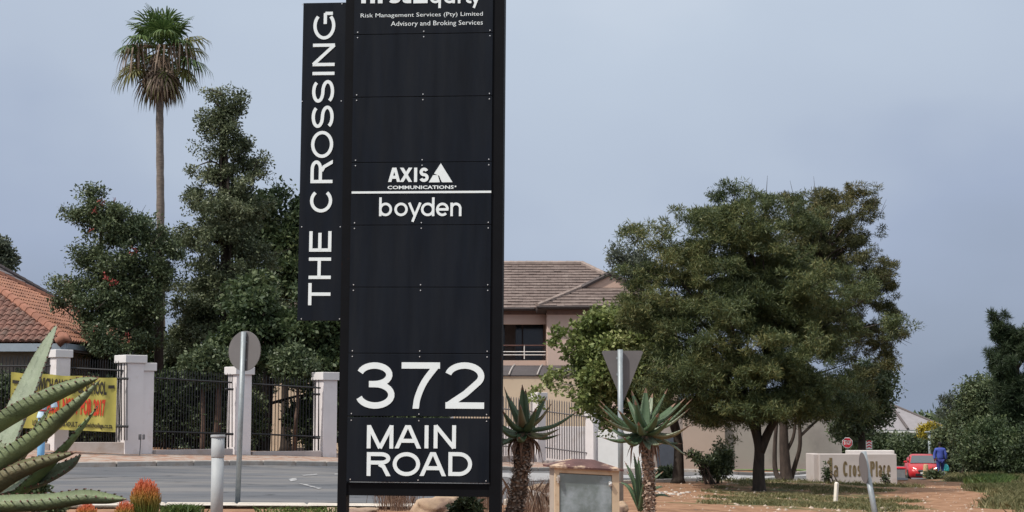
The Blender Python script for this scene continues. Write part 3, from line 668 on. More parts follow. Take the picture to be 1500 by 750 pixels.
# ------------------------------------------------------------------ boundary wall on the left: piers, railings, plinths, banner
capm = mat('pier_cap', (.66, .64, .64), .85, var=.04, scale=3)
def pier(px, Y, ytop, wpx, yaw, label, capw=None, second=False, grp='white plastered piers of the left boundary wall'):
    b = GA(px, Y); q = Y / F; top = P(px, ytop, Y).z; t = thing('gate_pier', label, 'pier', b, (0, 0, yaw), group=grp)
    s = wpx * q / 1.36; h = top - b.z; ch = 11.5 * q
    MB().box((0, 0, (h - ch) / 2 - .1), (s, s, h - ch + .2), bev=.012).build('shaft', plaster, t, world=False)
    c = s * 1.24
    MB().box((0, 0, h - ch / 2), (c, c, ch), bev=.01).build('cap', capm, t, world=False)
    return t, b, s, h
p1 = pier(86, 40, 512.5, 30, rad(42), 'white pier beside the yellow banner, farthest left of the boundary piers')
p2 = pier(190, 40.2, 520.5, 38, rad(42), 'tallest white boundary pier, with a conduit box and a lower pier stepped behind it')
p3 = pier(350, 42.5, 537.5, 35, rad(42), 'white boundary pier standing behind the round sign pole')
p4 = pier(476.5, 44, 545.5, 33, rad(42), 'white boundary pier next to the black sign tower')
# the stepped second part of the tall pier
t, b, s, h = p2; q = 40.5 / F
off_ = Matrix.Rotation(-rad(42), 3, 'Z') @ Vector((15.5 * q, .26, 0))
MB().box((off_.x, off_.y, (h - .38) / 2 - .1), (s * .8, s * .8, h - .38 + .2), bev=.012, rz=0).build('shaft', plaster, t, world=False)
MB().box((off_.x, off_.y, h - .28), (s * 1.0, s * 1.0, .2), bev=.01).build('cap', capm, t, world=False)
mb = MB(); c0 = P(205, 640, b.y - .46)
mb.box((c0.x, c0.y, c0.z), (.06, .06, .14), bev=.01); mb.box((c0.x + .085, c0.y + .02, c0.z), (.05, .06, .13), bev=.01); mb.tube([(c0.x + .02, c0.y, c0.z - .07), (c0.x, c0.y, c0.z - .5)], .012, 5)
mb.build('conduit_box', graybar, t)
barme = {}
def fence_run(name, a, b, ztop0, ztop1, zb, label, grp, nb, barm=blackmetal, r=.011, plinth=None, ph=.2, spear=True, railz=(.88, .22), cat='fence', railr=.022):
    """railing between two ground points: bars, two rails, low plinth"""
    t = thing(name, label, cat, a, group=grp)
    d = b - a; L = Vector((d.x, d.y, 0)).length; h = ztop0
    key = (r, round(h, 2), spear)
    if key not in barme: barme[key] = MB().tube([(0, 0, 0), (0, 0, h - zb - .06), (0, 0, h - zb)], [r, r, r * .25], 4).mesh('bar', barm)
    for i in range(nb):
        f = (i + .5) / nb; p = a.lerp(b, f); link('bar', barme[key], t, loc=(p.x - a.x, p.y - a.y, p.z - a.z + zb))
    u = d.normalized(); n_ = Vector((u.y, -u.x, 0)) * (r + .014)
    for f in railz:
        z = zb + (h - zb) * f
        MB().tube([a + Vector((0, 0, z)) + n_, b + Vector((0, 0, z)) + n_], railr, 4).build('rail', barm, t)
    if plinth:
        ang = math.atan2(d.y, d.x); c = (a + b) / 2
        MB().box((c.x, c.y, c.z + ph / 2 - .05), (L, .24, ph + .1), rz=ang, bev=.01).build('plinth_wall', plinth, t)
    return t
B = [p1[1], p2[1], p3[1], p4[1]]
a0 = GA(-110, 39.5)
fv = Vector((0, -.36, 0)); hh = 2.15
zt = lambda px, y, Y: P(px, y, Y).z - gz(P(px, y, Y).x, Y)
g1 = 'black railings between the white boundary piers'
fence_run('railing', a0, B[0] + Vector((-.2, .0, 0)), zt(-10, 520, 40), 0, .35, 'black railing left of the yellow banner, running out of the picture', g1, 34, plinth=plinthm, ph=.32)
fr2 = fence_run('railing', B[0] + Vector((.2, .05, 0)), B[1] + fv * .5 + Vector((.02, 0, 0)), zt(130, 526, 40), 0, .35, 'black railing that carries the yellow banner', g1, 24, plinth=plinthm, ph=.36)
fence_run('railing', B[1] + Vector((.55, .25, 0)), B[2] + fv + Vector((-.15, 0, 0)), zt(280, 543, 42), 0, .22, 'black railing between the tallest pier and the pier with the round sign', g1, 28, plinth=plinthm, ph=.24)
fence_run('railing', B[2] + Vector((.3, .2, 0)), B[3] + fv + Vector((-.1, 0, 0)), zt(420, 552, 43.5), 0, .22, 'black railing next to the sign tower, with the tree trunk behind', g1, 22, plinth=plinthm, ph=.24)
fence_run('railing', B[3] + Vector((.3, .3, 0)), GA(660, 48), zt(520, 560, 45), 0, .22, 'black railing running on behind the black sign tower', g1, 34, plinth=plinthm, ph=.24)
# bars fixed in front of the piers
for (bp, x0, x1, yt, yb) in ((p2, 174, 186, 532, 645), (p3, 334, 340, 549, 655), (p4, 461, 467, 557, 660)):
    Yq = bp[1].y - .42; mb = MB(); n = 4 if x1 - x0 > 8 else 2
    for i in range(n):
        x = x0 + (x1 - x0) * i / (n - 1); mb.tube([P(x, yt, Yq), P(x, yb, Yq)], .012, 4)
    for yy in (yt + (yb - yt) * .2, yt + (yb - yt) * .82): mb.tube([P(x0 - 5, yy, Yq - .03), P(x1 + 2, yy, Yq - .03)], .03, 4)
    mb.build('end_bars', blackmetal, bp[0])
# banner
banm = mat('banner_yellow', (.42, .37, .085), .55, var=.06, scale=5, col2=(.50, .44, .12), c2=(.5, .75), bump=.1, bscale=4)
Yn = 38.9
bl, br = P(16, 545, Yn), P(171, 553.5, Yn + .25); bb = P(16, 626, Yn).z, P(171, 633, Yn + .25).z
t = thing('school_banner', 'yellow school banner with black and red lettering tied to the railing', 'banner', (bl.x, bl.y, gz(bl.x, bl.y)))
def bmap(u, v, z=0.):
    """u,v in 0..1 over the banner"""
    p = bl.lerp(br, u); zt_ = bl.z + (br.z - bl.z) * u - .02 * math.sin(u * math.pi * 3) ** 2; zb_ = bb[0] + (bb[1] - bb[0]) * u
    return Vector((p.x, p.y - z + .03 * math.sin(u * 19 + v * 2) * (1 - .4 * v) + .015 * math.sin(u * 41), zb_ + (zt_ - zb_) * v))
mb = MB(); nu, nv = 70, 10
mb.add([bmap(i / nu, j / nv) for i in range(nu + 1) for j in range(nv + 1)], [(i * (nv + 1) + j, (i + 1) * (nv + 1) + j, (i + 1) * (nv + 1) + j + 1, i * (nv + 1) + j + 1) for i in range(nu) for j in range(nv)])
cl = mb.build('cloth', banm, t, smooth=True)
inkb = mat('banner_black', (.03, .025, .02), .6); inkr = mat('banner_red', (.60, .05, .02), .6)
def btext(s, x0, x1, y0, y1, m, bold=0.02):
    W_, H_ = 155.0, 80.0
    textmb(s, (x1 - x0) / W_, (y1 - y0) / H_, lambda x, y, z: bmap((x0 - 16) / W_ + x, 1 - (y1 - 549 ) / H_ + y - .02, .012 + (.004 if z else 0)), bold=bold).build('print', m, cl)
btext('GREENWICH CAMBRIDGE SCHOOL', 32, 157, 556, 572, inkb, .03)
btext('ENROL NOW FOR 2017', 62, 156, 584, 603, inkr, .04)
btext('LOWER SCHOOLS & ADULT  greenwichcollege.co.za', 50, 166, 616, 622, inkb)
for x0, x1 in ((18.5, 29), (159, 168)): 
    mb = MB(); u0, u1 = (x0 - 16) / 155, (x1 - 16) / 155; mb.add([bmap(u0, .80, .016), bmap(u1, .80, .016), bmap(u1, .86, .016), bmap(u0, .86, .016)], [(0, 1, 2, 3)]); mb.build('print', inkb, cl)
# goose-necked blue vent pipe in front of the banner
bluem = mat('pipe_blue', (.20, .42, .66), .45, var=.08); paleb = mat('pipe_pale', (.55, .70, .82), .45, var=.08); redband = mat('red_band', (.50, .06, .06), .5)
Yg = 33.0; b = GA(61.5, Yg); q = Yg / F
t = thing('vent_pipe', 'blue and white goose-necked pipe with red bands standing behind the big aloe', 'pipe', b)
pt = lambda x, y: P(x, y, Yg)
MB().tube([b - Vector((0, 0, .1)), pt(61.5, 612)], [5.3 * q] * 2, 16).build('riser', bluem, t, smooth=True)
MB().tube([pt(61.5, 612), pt(61.5, 610.5), pt(62, 604), pt(62, 603)], [7.4 * q, 7.4 * q, 6 * q, 5 * q], 16).build('coupling', paleb, t)
MB().tube([pt(62, 603)] + catmull([pt(62.5, 600), pt(66, 591.5), pt(73, 587.8), pt(78, 590.5), pt(79.5, 597)], 6), [5 * q] * 32, 14).build('goose_neck', paleb, t, smooth=True)
MB().tube([pt(62.2, 602), pt(62.5, 600)], [6.2 * q] * 2, 14).build('band', redband, t); MB().tube([pt(71.5, 588.2), pt(74, 588.0)], [6 * q] * 2, 14).build('band', redband, t)
MB().tube([pt(70, 601), pt(79, 600)], [1.2 * q] * 2, 8).build('brace', redband, t)
# ------------------------------------------------------------------ roofs
def tiles(name, O, U, Vv, poly, m, parent, tw=.30, tl=.36, lift=.035, barrel=False, seed=1):
    """overlapping tiles over a sloping plane: O origin at the eave, U along the eave, Vv up the slope, poly in (u,v) metres"""
    N = U.cross(Vv).normalized(); N = N if N.z > 0 else -N; rr = np.random.default_rng(seed); vs = []; fs = []
    us = [p[0] for p in poly]; vv = [p[1] for p in poly]
    def inside(u, v):
        c = False; n = len(poly)
        for i in range(n):
            (x1, y1), (x2, y2) = poly[i], poly[(i + 1) % n]
            if (y1 > v) != (y2 > v) and u < (x2 - x1) * (v - y1) / (y2 - y1) + x1: c = not c
        return c
    r = 0; v = min(vv)
    while v < max(vv):
        u = min(us) + (0 if barrel or r % 2 else tw / 2)
        while u < max(us):
            if inside(u + tw / 2, v + tl * .5):
                j = rr.normal() * .006; o = len(vs)
                prof = [(0, 0), (.18, .75), (.42, 1), (.66, .6), (.82, 0), (1, 0)] if barrel else [(0.01, 0), (.99, 0)]
                amp = .055 if barrel else 0
                base = [O + U * (u + a * tw) + Vv * v + N * (lift + amp * h + j) for a, h in prof]
                low = [O + U * (u + a * tw) + Vv * v + N * (-.01 + amp * h * .6) for a, h in prof]
                top = [O + U * (u + a * tw) + Vv * (v + tl + .03) + N * (.004 + amp * h) for a, h in prof]
                k = len(prof); vs += low + base + top
                for i in range(k - 1): fs += [(o + i, o + i + 1, o + k + i + 1, o + k + i), (o + k + i, o + k + i + 1, o + 2 * k + i + 1, o + 2 * k + i)]
            u += tw
        v += tl; r += 1
    mb = MB(); mb.v = [tuple(x) for x in vs]; mb.f = fs; mb.m = [0] * len(fs)
    if not fs: return
    o = mb.build(name, m, parent); o['kind'] = 'stuff'; return o
def hip_caps(pts, r, m, parent, name='ridge_tiles', step=.38):
    mb = MB()
    for a, b in zip(pts, pts[1:]):
        n = max(1, int((b - a).length / step)); 
        for i in range(n):
            p, q = a.lerp(b, i / n), a.lerp(b, (i + 1.06) / n); mb.tube([p, q], [r * 1.08, r * .94], 7)
    o = mb.build(name, m, parent); o['kind'] = 'stuff'
def plane(parent, pts, m, name='roof_deck'): MB().add(pts, [tuple(range(len(pts)))]).build(name, m, parent)
orangef = mat('dark_clay_tiles', (.17, .085, .065), .8, var=.3, scale=3.5, col2=(.12, .085, .07), c2=(.45, .68), bump=.15)  # front slope of the orange roof: darker, browner version of the clay tiles
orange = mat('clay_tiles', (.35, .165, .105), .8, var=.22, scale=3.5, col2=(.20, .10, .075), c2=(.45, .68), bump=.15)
ridgeo = mat('clay_ridge', (.27, .12, .08), .8, var=.2, scale=4)
slate = mat('grey_brown_tiles', (.155, .118, .105), .85, var=.2, scale=3, col2=(.22, .175, .155), c2=(.52, .66), bump=.15)
ridgeg = mat('grey_ridge', (.27, .215, .19), .85, var=.2, scale=4)
darkroof = mat('slate_tiles', (.16, .14, .145), .85, var=.15, scale=3)
pink = mat('pink_render', (.56, .425, .365), .9, var=.04, scale=1.5, bump=.1)
beige = mat('beige_render', (.56, .46, .345), .9, var=.05, scale=1.2, bump=.1, col2=(.42, .33, .25), c2=(.55, .7))
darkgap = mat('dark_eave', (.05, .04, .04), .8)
winglass = mat('window_glass', (.02, .023, .028), .12, var=.1, spec=.6)
def pyramid_house(name, label, Ac, Bc, apex, depth_left, eave_h, tm, rm, wallm, fasm, barrel, tw, tl):
    """hipped square house: Ac near right corner, Bc far right corner at the eave, apex of the roof"""
    t = thing(name, label, 'house', (Ac.x, Ac.y, gz(Ac.x, Ac.y)))
    w = 2 * (Ac.x - apex.x)
    FL = Vector((Ac.x - w, Ac.y, Ac.z)); BL = Vector((Bc.x - w, Bc.y, Bc.z))
    for k, (p, q_) in enumerate(((FL, Ac), (Ac, Bc), (Bc, BL), (BL, FL))):
        plane(t, [p, q_, apex], rm, 'roof_deck')
        U = (q_ - p).normalized(); L = (q_ - p).length; f = (apex - p).dot(U); Vv = (apex - (p + U * f)); hgt = Vv.length; Vv.normalize()
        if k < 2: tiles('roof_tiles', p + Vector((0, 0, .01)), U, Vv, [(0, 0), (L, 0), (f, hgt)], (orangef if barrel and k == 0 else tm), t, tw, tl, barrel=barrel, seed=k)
    for p in (FL, Ac, Bc, BL): hip_caps([p + Vector((0, 0, .05)), apex + Vector((0, 0, .05))], .13, rm, t)
    g = min(gz(Ac.x, Ac.y), gz(Bc.x, Bc.y)) - .3; c = (FL + Bc) / 2; wd, dp_ = w - 1.2, (Bc.y - Ac.y) - 1.2
    MB().box((c.x, c.y, (g + Ac.z - .15) / 2), (wd, dp_, Ac.z - .15 - g)).build('wall', wallm, t)
    z = Ac.z - .09
    for (p, q_) in ((FL, Ac), (Ac, Bc), (Bc, BL), (BL, FL)):
        m_ = (p + q_) / 2; dv = q_ - p; MB().box((m_.x, m_.y, z - .06), (dv.length - .02, .05, .22), rz=math.atan2(dv.y, dv.x)).build('fascia', fasm, t)
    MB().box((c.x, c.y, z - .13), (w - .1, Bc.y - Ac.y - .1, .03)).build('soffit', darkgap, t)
    return t, c, wd, dp_, g
fas = mat('blue_grey_fascia', (.30, .35, .40), .6, var=.06)
Ac = P(98, 501, 45); Bc = P(0, 0, 55.5); Bc = Vector((Ac.x + .5, 55.5, Ac.z)); ap = P(-74, 370, 50)
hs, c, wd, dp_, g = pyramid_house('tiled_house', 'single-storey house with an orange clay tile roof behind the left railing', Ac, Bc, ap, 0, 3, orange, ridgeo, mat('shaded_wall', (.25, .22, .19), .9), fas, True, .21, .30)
for xx in (-5.5, -3, -8):
    w = MB().box((c.x + wd / 2 + xx, c.y - dp_ / 2 - .03, g + 1.9), (1.5, .06, 1.3)).build('window', mat('window_frame_brown', (.08, .05, .035), .6), hs); MB().box((c.x + wd / 2 + xx, c.y - dp_ / 2 - .065, g + 1.9), (1.36, .02, 1.16)).build('pane', winglass, w)
MB().tube([Ac + Vector((-.25, .0, -.02)), Ac + Vector((-.02, -.02, .14)), Ac + Vector((.12, -.1, .02))], [.16, .14, .04], 8).build('hip_end_tile', ridgeo, hs, smooth=True)
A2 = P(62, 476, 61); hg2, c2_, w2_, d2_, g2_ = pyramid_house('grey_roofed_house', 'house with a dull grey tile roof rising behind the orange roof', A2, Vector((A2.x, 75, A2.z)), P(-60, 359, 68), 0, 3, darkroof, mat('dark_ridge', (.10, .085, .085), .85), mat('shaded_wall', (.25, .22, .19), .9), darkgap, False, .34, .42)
ch0 = P(102, 412, 66.5); 
MB().box((ch0.x, ch0.y, ch0.z - .9), (.36, .4, 1.8)).build('chimney', mat('tan_chimney', (.40, .31, .22), .9), hg2); MB().box((ch0.x, ch0.y, ch0.z - .03), (.48, .5, .12)).build('chimney_cap', mat('tan_chimney', (.40, .31, .22), .9), hg2)
# ------------------------------------------------------------------ the pink house in the middle
Yh = 72.0; q = Yh / F
def H(px, py, dY=0.): return P(px, py, Yh + dY)
hb = GA(800, Yh); g0 = hb.z - .5
house = thing('pink_house', 'two-storey pink house with a grey-brown tiled roof and a railed balcony behind the sign', 'house', hb)
xL, xR = H(372, 450).x, H(935, 450).x; xw = H(800, 450).x; ze = H(750, 453).z; zr = H(800, 388, 4).z
# main roof: front slope with a hip at the right end
D = 9.0; eo = .45
FLm, FRm = Vector((xL - eo, Yh - eo, ze)), Vector((xR + 1.5, Yh - eo, ze)); RLm = Vector((xL + 4.5, Yh + D / 2, zr)); RRm = Vector((P(853, 388, Yh + D / 2).x, Yh + D / 2, zr)); RLm.z = RRm.z = P(853, 388, Yh + D / 2).z
BLm, BRm = Vector((xL - eo, Yh + D + eo, ze)), Vector((FRm.x, Yh + D + eo, ze)); zr = RLm.z
for pts in ([FLm, FRm, RRm, RLm], [FRm, BRm, RRm], [BRm, BLm, RLm, RRm], [BLm, FLm, RLm]): plane(house, pts, slate)
U = Vector((1, 0, 0)); Vv = Vector((0, D / 2 + eo, zr - ze)); vl = Vv.length; Vv.normalize()
tiles('roof_tiles', FLm + Vector((0, 0, .02)), U, Vv, [(0, 0), (FRm.x - FLm.x, 0), (RRm.x - FLm.x, vl), (RLm.x - FLm.x, vl)], slate, house, .33, .34, lift=.05, seed=5)
hip_caps([RLm + Vector((0, 0, .07)), RRm + Vector((0, 0, .07)), FRm.lerp(RRm, .25) + Vector((0, 0, .07))], .12, ridgeg, house)
# projecting wing on the right: hip front with a little gable on top
wp = 3.0; wl, wr = xw, xw + (H(982, 450).x - xw); zw = H(800, 449, -wp).z
zw = ze - .12
WL_, WR_ = Vector((wl - eo, Yh - wp - eo, zw)), Vector((wr + eo, Yh - wp - eo, zw)); wm = (WL_.x + WR_.x) / 2
half = (WR_.x - WL_.x) / 2; rise = half * (zr - ze) / (D / 2 + eo); frac = .62
ga = Vector((WL_.x + half * frac, WL_.y + half * frac, zw + rise * frac)); gb_ = Vector((WR_.x - half * frac, ga.y, ga.z)); gt = Vector((wm, ga.y, zw + rise)); bk = Vector((wm, Yh + 3, zw + rise))
bl_ = Vector((WL_.x, Yh + .0, zw)); br_ = Vector((WR_.x, Yh, zw))
plane(house, [WL_, WR_, gb_, ga], slate); plane(house, [WL_, ga, gt, bk, Vector((WL_.x, Yh + 1, zw))], slate); plane(house, [WR_, Vector((WR_.x, Yh + 1, zw)), bk, gt, gb_], slate)
MB().add([ga + Vector((.1, -.04, 0)), gb_ + Vector((-.1, -.04, 0)), gt + Vector((0, -.04, -.07))], [(0, 1, 2)]).build('gable', mat('gable_pink', (.52, .37, .30), .9, var=.04), house)
hip_caps([WL_ + Vector((0, 0, .06)), ga + Vector((0, 0, .06))], .11, ridgeg, house, 'hip_tiles')
for s_ in (ga, gb_): MB().tube([s_ + Vector((0, -.08, .03)), gt + Vector((0, -.08, .06))], .11, 6).build('verge_board', mat('dark_ridge', (.10, .085, .085), .85), house)
Vw = (ga - WL_); Vw = Vector((0, half * frac, rise * frac)); vlw = Vw.length; Vw.normalize()
tiles('roof_tiles', WL_ + Vector((0, 0, .02)), U, Vw, [(0, 0), (WR_.x - WL_.x, 0), (gb_.x - WL_.x, vlw), (ga.x - WL_.x, vlw)], slate, house, .33, .34, lift=.05, seed=6)
Us = Vector((0, -1, 0)); Vs = Vector((half, 0, rise)); sl_ = Vs.length; Vs.normalize(); O_ = Vector((WL_.x, Yh + 1.2, zw + .02)); Ls = O_.y - WL_.y
tiles('roof_tiles', O_, Us, Vs, [(0, 0), (Ls, 0), (Ls - half * frac, sl_ * frac), (Ls - half * frac, sl_), (0, sl_)], slate, house, .33, .34, lift=.05, seed=7)
# walls
zs0 = H(750, 475).z; zs1 = H(750, 522).z; zfl = H(750, 536).z
def hbx(x0, x1, y0, y1, z0, z1, name, m, par=house): return MB().box(((x0 + x1) / 2, (y0 + y1) / 2, (z0 + z1) / 2), (x1 - x0, y1 - y0, z1 - z0)).build(name, m, par)
hbx(xL, xR, Yh + 2.2, Yh + D, g0, ze - .05, 'wall', pink)
hbx(xL, xw - .02, Yh, Yh + .3, zs0, ze - .22, 'wall', pink)                       # lintel over the balcony
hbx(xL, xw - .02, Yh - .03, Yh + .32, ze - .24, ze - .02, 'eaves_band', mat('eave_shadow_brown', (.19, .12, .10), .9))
hbx(xL, xw - .02, Yh - .1, Yh + 2.2, zfl, zs1 - .18, 'balcony_floor', pink)
for xx in (H(560, 480).x, H(420, 480).x): hbx(xx, xx + .35, Yh + .01, Yh + .28, zs1 - .2, zs0 + .01, 'balcony_pier', pink)
hbx(xw - .0, wr, Yh - wp, Yh + 2.3, g0, zw - .05, 'wall', pink)
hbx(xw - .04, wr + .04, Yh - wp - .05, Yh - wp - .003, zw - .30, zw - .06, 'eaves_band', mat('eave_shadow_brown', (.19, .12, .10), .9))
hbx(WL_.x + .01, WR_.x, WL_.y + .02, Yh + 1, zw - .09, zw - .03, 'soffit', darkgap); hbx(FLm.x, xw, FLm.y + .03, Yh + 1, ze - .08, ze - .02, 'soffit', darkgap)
MB().tube([WL_ + Vector((-.03, -.06, -.01)), WR_ + Vector((0, -.06, -.01))], .055, 8).build('gutter', darkgap, house); MB().tube([FLm + Vector((0, -.06, -.01)), Vector((WL_.x - .1, FLm.y - .06, ze - .01))], .055, 8).build('gutter', darkgap, house)
# balcony glazing in the shade, with frames and blinds
gl = hbx(xL + .2, xw - .1, Yh + 2.1, Yh + 2.18, zs1 - .1, zs0 + .1, 'glazed_doors', winglass)
for i in range(17):
    xx = xL + .5 + i * .95
    if xx < xw - .2: hbx(xx, xx + .06, Yh + 2.04, Yh + 2.09, zs1 - .1, zs0 + .1, 'mullion', darkgap, gl)
for i in (1, 3, 4, 7, 10, 12): hbx(xw - 1.35 * i - .5, xw - 1.35 * i, Yh + 2.0, Yh + 2.03, zs1 - .1, zs0 + .1, 'curtain', mat('curtain', (.10, .085, .08), .9), gl)
rail = MB()
for z_ in (.18, .32, .60): MB().tube([(xL, Yh - .06, zs1 + z_ - .12), (xw - .03, Yh - .06, zs1 + z_ - .12)], .022 if z_ < .5 else .028, 6).build('balcony_rail', white_p if z_ < .5 else mat('brown_rail', (.13, .06, .05), .5), house)
for i in range(9): xx = H(768, 500).x - i * 2.05; MB().tube([(xx, Yh - .06, zs1 - .12), (xx, Yh - .06, zs1 + .5)], .025, 6).build('balcony_post', white_p, house)
# window in the wing
wx = H(846, 500, -wp).x; w = hbx(wx, wx + 1.5, Yh - wp - .05, Yh - wp - .004, H(0, 500, -wp).z, H(0, 474, -wp).z, 'window', mat('window_frame_brown', (.08, .05, .035), .6)); hbx(wx + .06, wx + 1.44, Yh - wp - .07, Yh - wp - .052, H(0, 499, -wp).z, H(0, 475, -wp).z, 'pane', winglass, w)
# curved carport awning with pale ribs
az0, az1 = H(760, 550, -4.2).z, H(760, 536, -3).z; awn = thing('carport_awning', 'dark curved awning with pale ribs below the balcony of the pink house', 'awning', (H(740, 600).x, Yh - 3.3, hb.z))
x0, x1 = xL + .3, H(842, 540, -3).x
prof = [(Yh - 4.6, az0), (Yh - 4.45, az0 + .2), (Yh - 4.0, az0 + .36), (Yh - 3.1, az1 + .02)]
mb = MB(); mb.add([(x, y, z) for x in (x0, x1) for y, z in prof], [(i, i + 1, 5 + i, 4 + i) for i in range(3)]); mb.add([(x, y, z - .04) for x in (x0, x1) for y, z in prof], [(i, i + 1, 5 + i, 4 + i) for i in range(3)]); mb.build('canopy', mat('awning_grey', (.07, .06, .062), .6, var=.1), awn)
n = int((x1 - x0) / 1.17)
for i in range(n + 1):
    xx = x1 - .2 - i * 1.17
    if xx > x0: MB().tube([(xx - .25 + .25 * (k / 3), y - .03, z + .02) for k, (y, z) in enumerate(prof)], .035, 6).build('rib', mat('pale_rib', (.38, .35, .33), .6), awn)
# beige wall in front of the ground floor
gw = thing('beige_garden_wall', 'tall beige rendered wall under the awning of the pink house', 'wall', (H(650, 600).x, Yh - 4.4, gz(H(650, 600).x, Yh - 4.4)))
hbx(xL + 1, H(857, 560, -4.6).x, Yh - 4.55, Yh - 4.3, g0, az0 - .03, 'wall', beige, gw)
for pxw in (420, 700, 770): xx = H(pxw, 590, -4.6).x; hbx(xx, xx + 1.2, Yh - 4.58, Yh - 4.552, g0 + .4, g0 + 1.6, 'dark_opening', darkgap, gw)
# ------------------------------------------------------------------ boundary piers, palisade and white wall on the far side of the road
Yf = 58.0; g3 = 'white piers in front of the pink house'
q1 = pier(788, Yf, 575, 22, rad(42), 'white boundary pier between the two palisade panels, behind the left aloe', grp=g3)
q2 = pier(869, Yf, 598, 22, rad(42), 'white boundary pier right of the palisade, in front of the pink house', grp=g3)
q3 = pier(652, Yf - 6, 572, 24, rad(42), 'white boundary pier hidden behind the black sign tower', grp=g3)
g4 = 'grey palisade panels in front of the pink house'
whb = thing('white_garden_wall', 'bright white low wall behind the yield sign pole', 'wall', GA(906, Yf + .6))
def wallseg(t, a, b, h, th, m, name='wall', z0=-.2):
    d = b - a; c = (a + b) / 2; return MB().box((c.x, c.y, min(a.z, b.z) + (h + z0) / 2), (Vector((d.x, d.y)).length, th, h - z0), rz=math.atan2(d.y, d.x), bev=.01).build(name, m, t)
wallseg(whb, GA(876, Yf - .4), GA(940, Yf - .4), P(906, 627, Yf + .5).z - GA(906, Yf + .5).z, .25, white_p)
wallseg(whb, GA(877, Yf - .46), GA(940, Yf - .46), .3, .3, plinthm, 'plinth')
wsl = mat('palisade_grey', (.13, .12, .125), .5, var=.1)
pal1 = fence_run('palisade', q1[1] + Vector((.2, 0, 0)), q2[1] + Vector((-.2, 0, 0)), zt(830, 587, Yf), 0, .3, 'grey barred gate between two white piers with a pale wall behind', g4, 18, barm=wsl, r=.018, plinth=plinthm, ph=.3, railz=(.78, .17), cat='palisade')
pal2 = fence_run('palisade', q3[1] + Vector((.2, 0, 0)), q1[1] + Vector((-.2, 0, 0)), zt(760, 583, Yf), 0, .3, 'barred palisade panel behind the left aloe and the sign tower', g4, 30, barm=wsl, r=.018, plinth=plinthm, ph=.3, railz=(.78, .17), cat='palisade')
pb = thing('pale_yard_wall', 'pale wall seen through the bars of the palisade gate', 'wall', GA(826, Yf + 3)); wallseg(pb, GA(700, Yf + 3), GA(872, Yf + 3.2), 1.75, .2, plaster)
# ------------------------------------------------------------------ grey building behind the thorn trees
Yg2 = 68.5; gbn = thing('grey_building', 'long low grey-plastered building behind the thorn trees', 'building', GA(1100, Yg2 + 3))
gbm = mat('grey_render', (.33, .30, .28), .9, var=.05, scale=1.0, bump=.15, col2=(.24, .215, .205), c2=(.5, .7))
x0, x1 = P(1000, 600, Yg2).x, P(1232, 600, Yg2).x; gg = gz((x0 + x1) / 2, Yg2)
def gx_(x0, x1, y0, y1, z0, z1, n, m): return MB().box(((x0 + x1) / 2, (y0 + y1) / 2, (z0 + z1) / 2), (x1 - x0, y1 - y0, z1 - z0), bev=.01).build(n, m, gbn)
gx_(P(940, 600, Yg2).x, x1, Yg2, Yg2 + 7, gg - .6, P(0, 604, Yg2).z, 'wall', gbm); gx_(P(940, 600, Yg2).x - .1, x1 + .1, Yg2 - .1, Yg2 + 7.1, P(0, 604, Yg2).z + .003, P(0, 599, Yg2).z, 'parapet', gbm)
gx_(P(962, 600, Yg2).x, P(996, 600, Yg2).x, Yg2 - .08, Yg2 - .004, gg - .3, P(0, 640, Yg2).z, 'garage_door', mat('navy_door', (.06, .075, .10), .6))
gx_(P(1000, 600, Yg2).x, P(1060, 600, Yg2).x, Yg2 - .3, Yg2 - .003, gg - .6, P(0, 612, Yg2).z, 'sunlit_patch', mat('sunlit_render', (.42, .345, .295), .9, var=.05, scale=1.0, bump=.15))  # sun on the grey wall, painted in as a lighter, warmer slab
# ------------------------------------------------------------------ monument wall "1a Cross Place"
Ym = 54.5; mo = GA(1255, Ym); q = Ym / F
mw = thing('monument_wall', 'low plastered entrance wall lettered 1a Cross Place', 'sign wall', mo)
mwm = mat('monument_plaster', (.47, .425, .41), .9, var=.06, scale=1.5, bump=.15, col2=(.36, .27, .22), c2=(.55, .78))
xa, xb, zt_ = P(1201, 664, Ym).x, P(1313, 664, Ym).x, P(1255, 665, Ym).z
MB().box(((xa + xb) / 2, Ym + .3, (zt_ + mo.z - .4) / 2), (xb - xa, .6, zt_ - mo.z + .4), bev=.015).build('wall', mwm, mw)
xa2 = P(1190, 664, Ym + 1.2).x; d = Vector((xa - xa2, Ym + .3 - (Ym + 1.5), 0)); c = Vector(((xa + xa2) / 2, Ym + .95, (zt_ + mo.z - .4) / 2))
MB().box(c, (d.length + .1, .3, zt_ - mo.z + .38), rz=math.atan2(d.y, d.x), bev=.015).build('side_wall', mwm, mw)
MB().box((P(1268, 0, Ym).x, Ym + .85, (P(0, 660.5, Ym).z + mo.z - .4) / 2), (68 * q, .45, P(0, 660.5, Ym).z - mo.z + .4), bev=.015).build('rear_wall', mat('monument_pale', (.62, .58, .56), .85, var=.04), mw)
letm = mat('bronze_letters', (.17, .125, .065), .6, 0, var=.15)
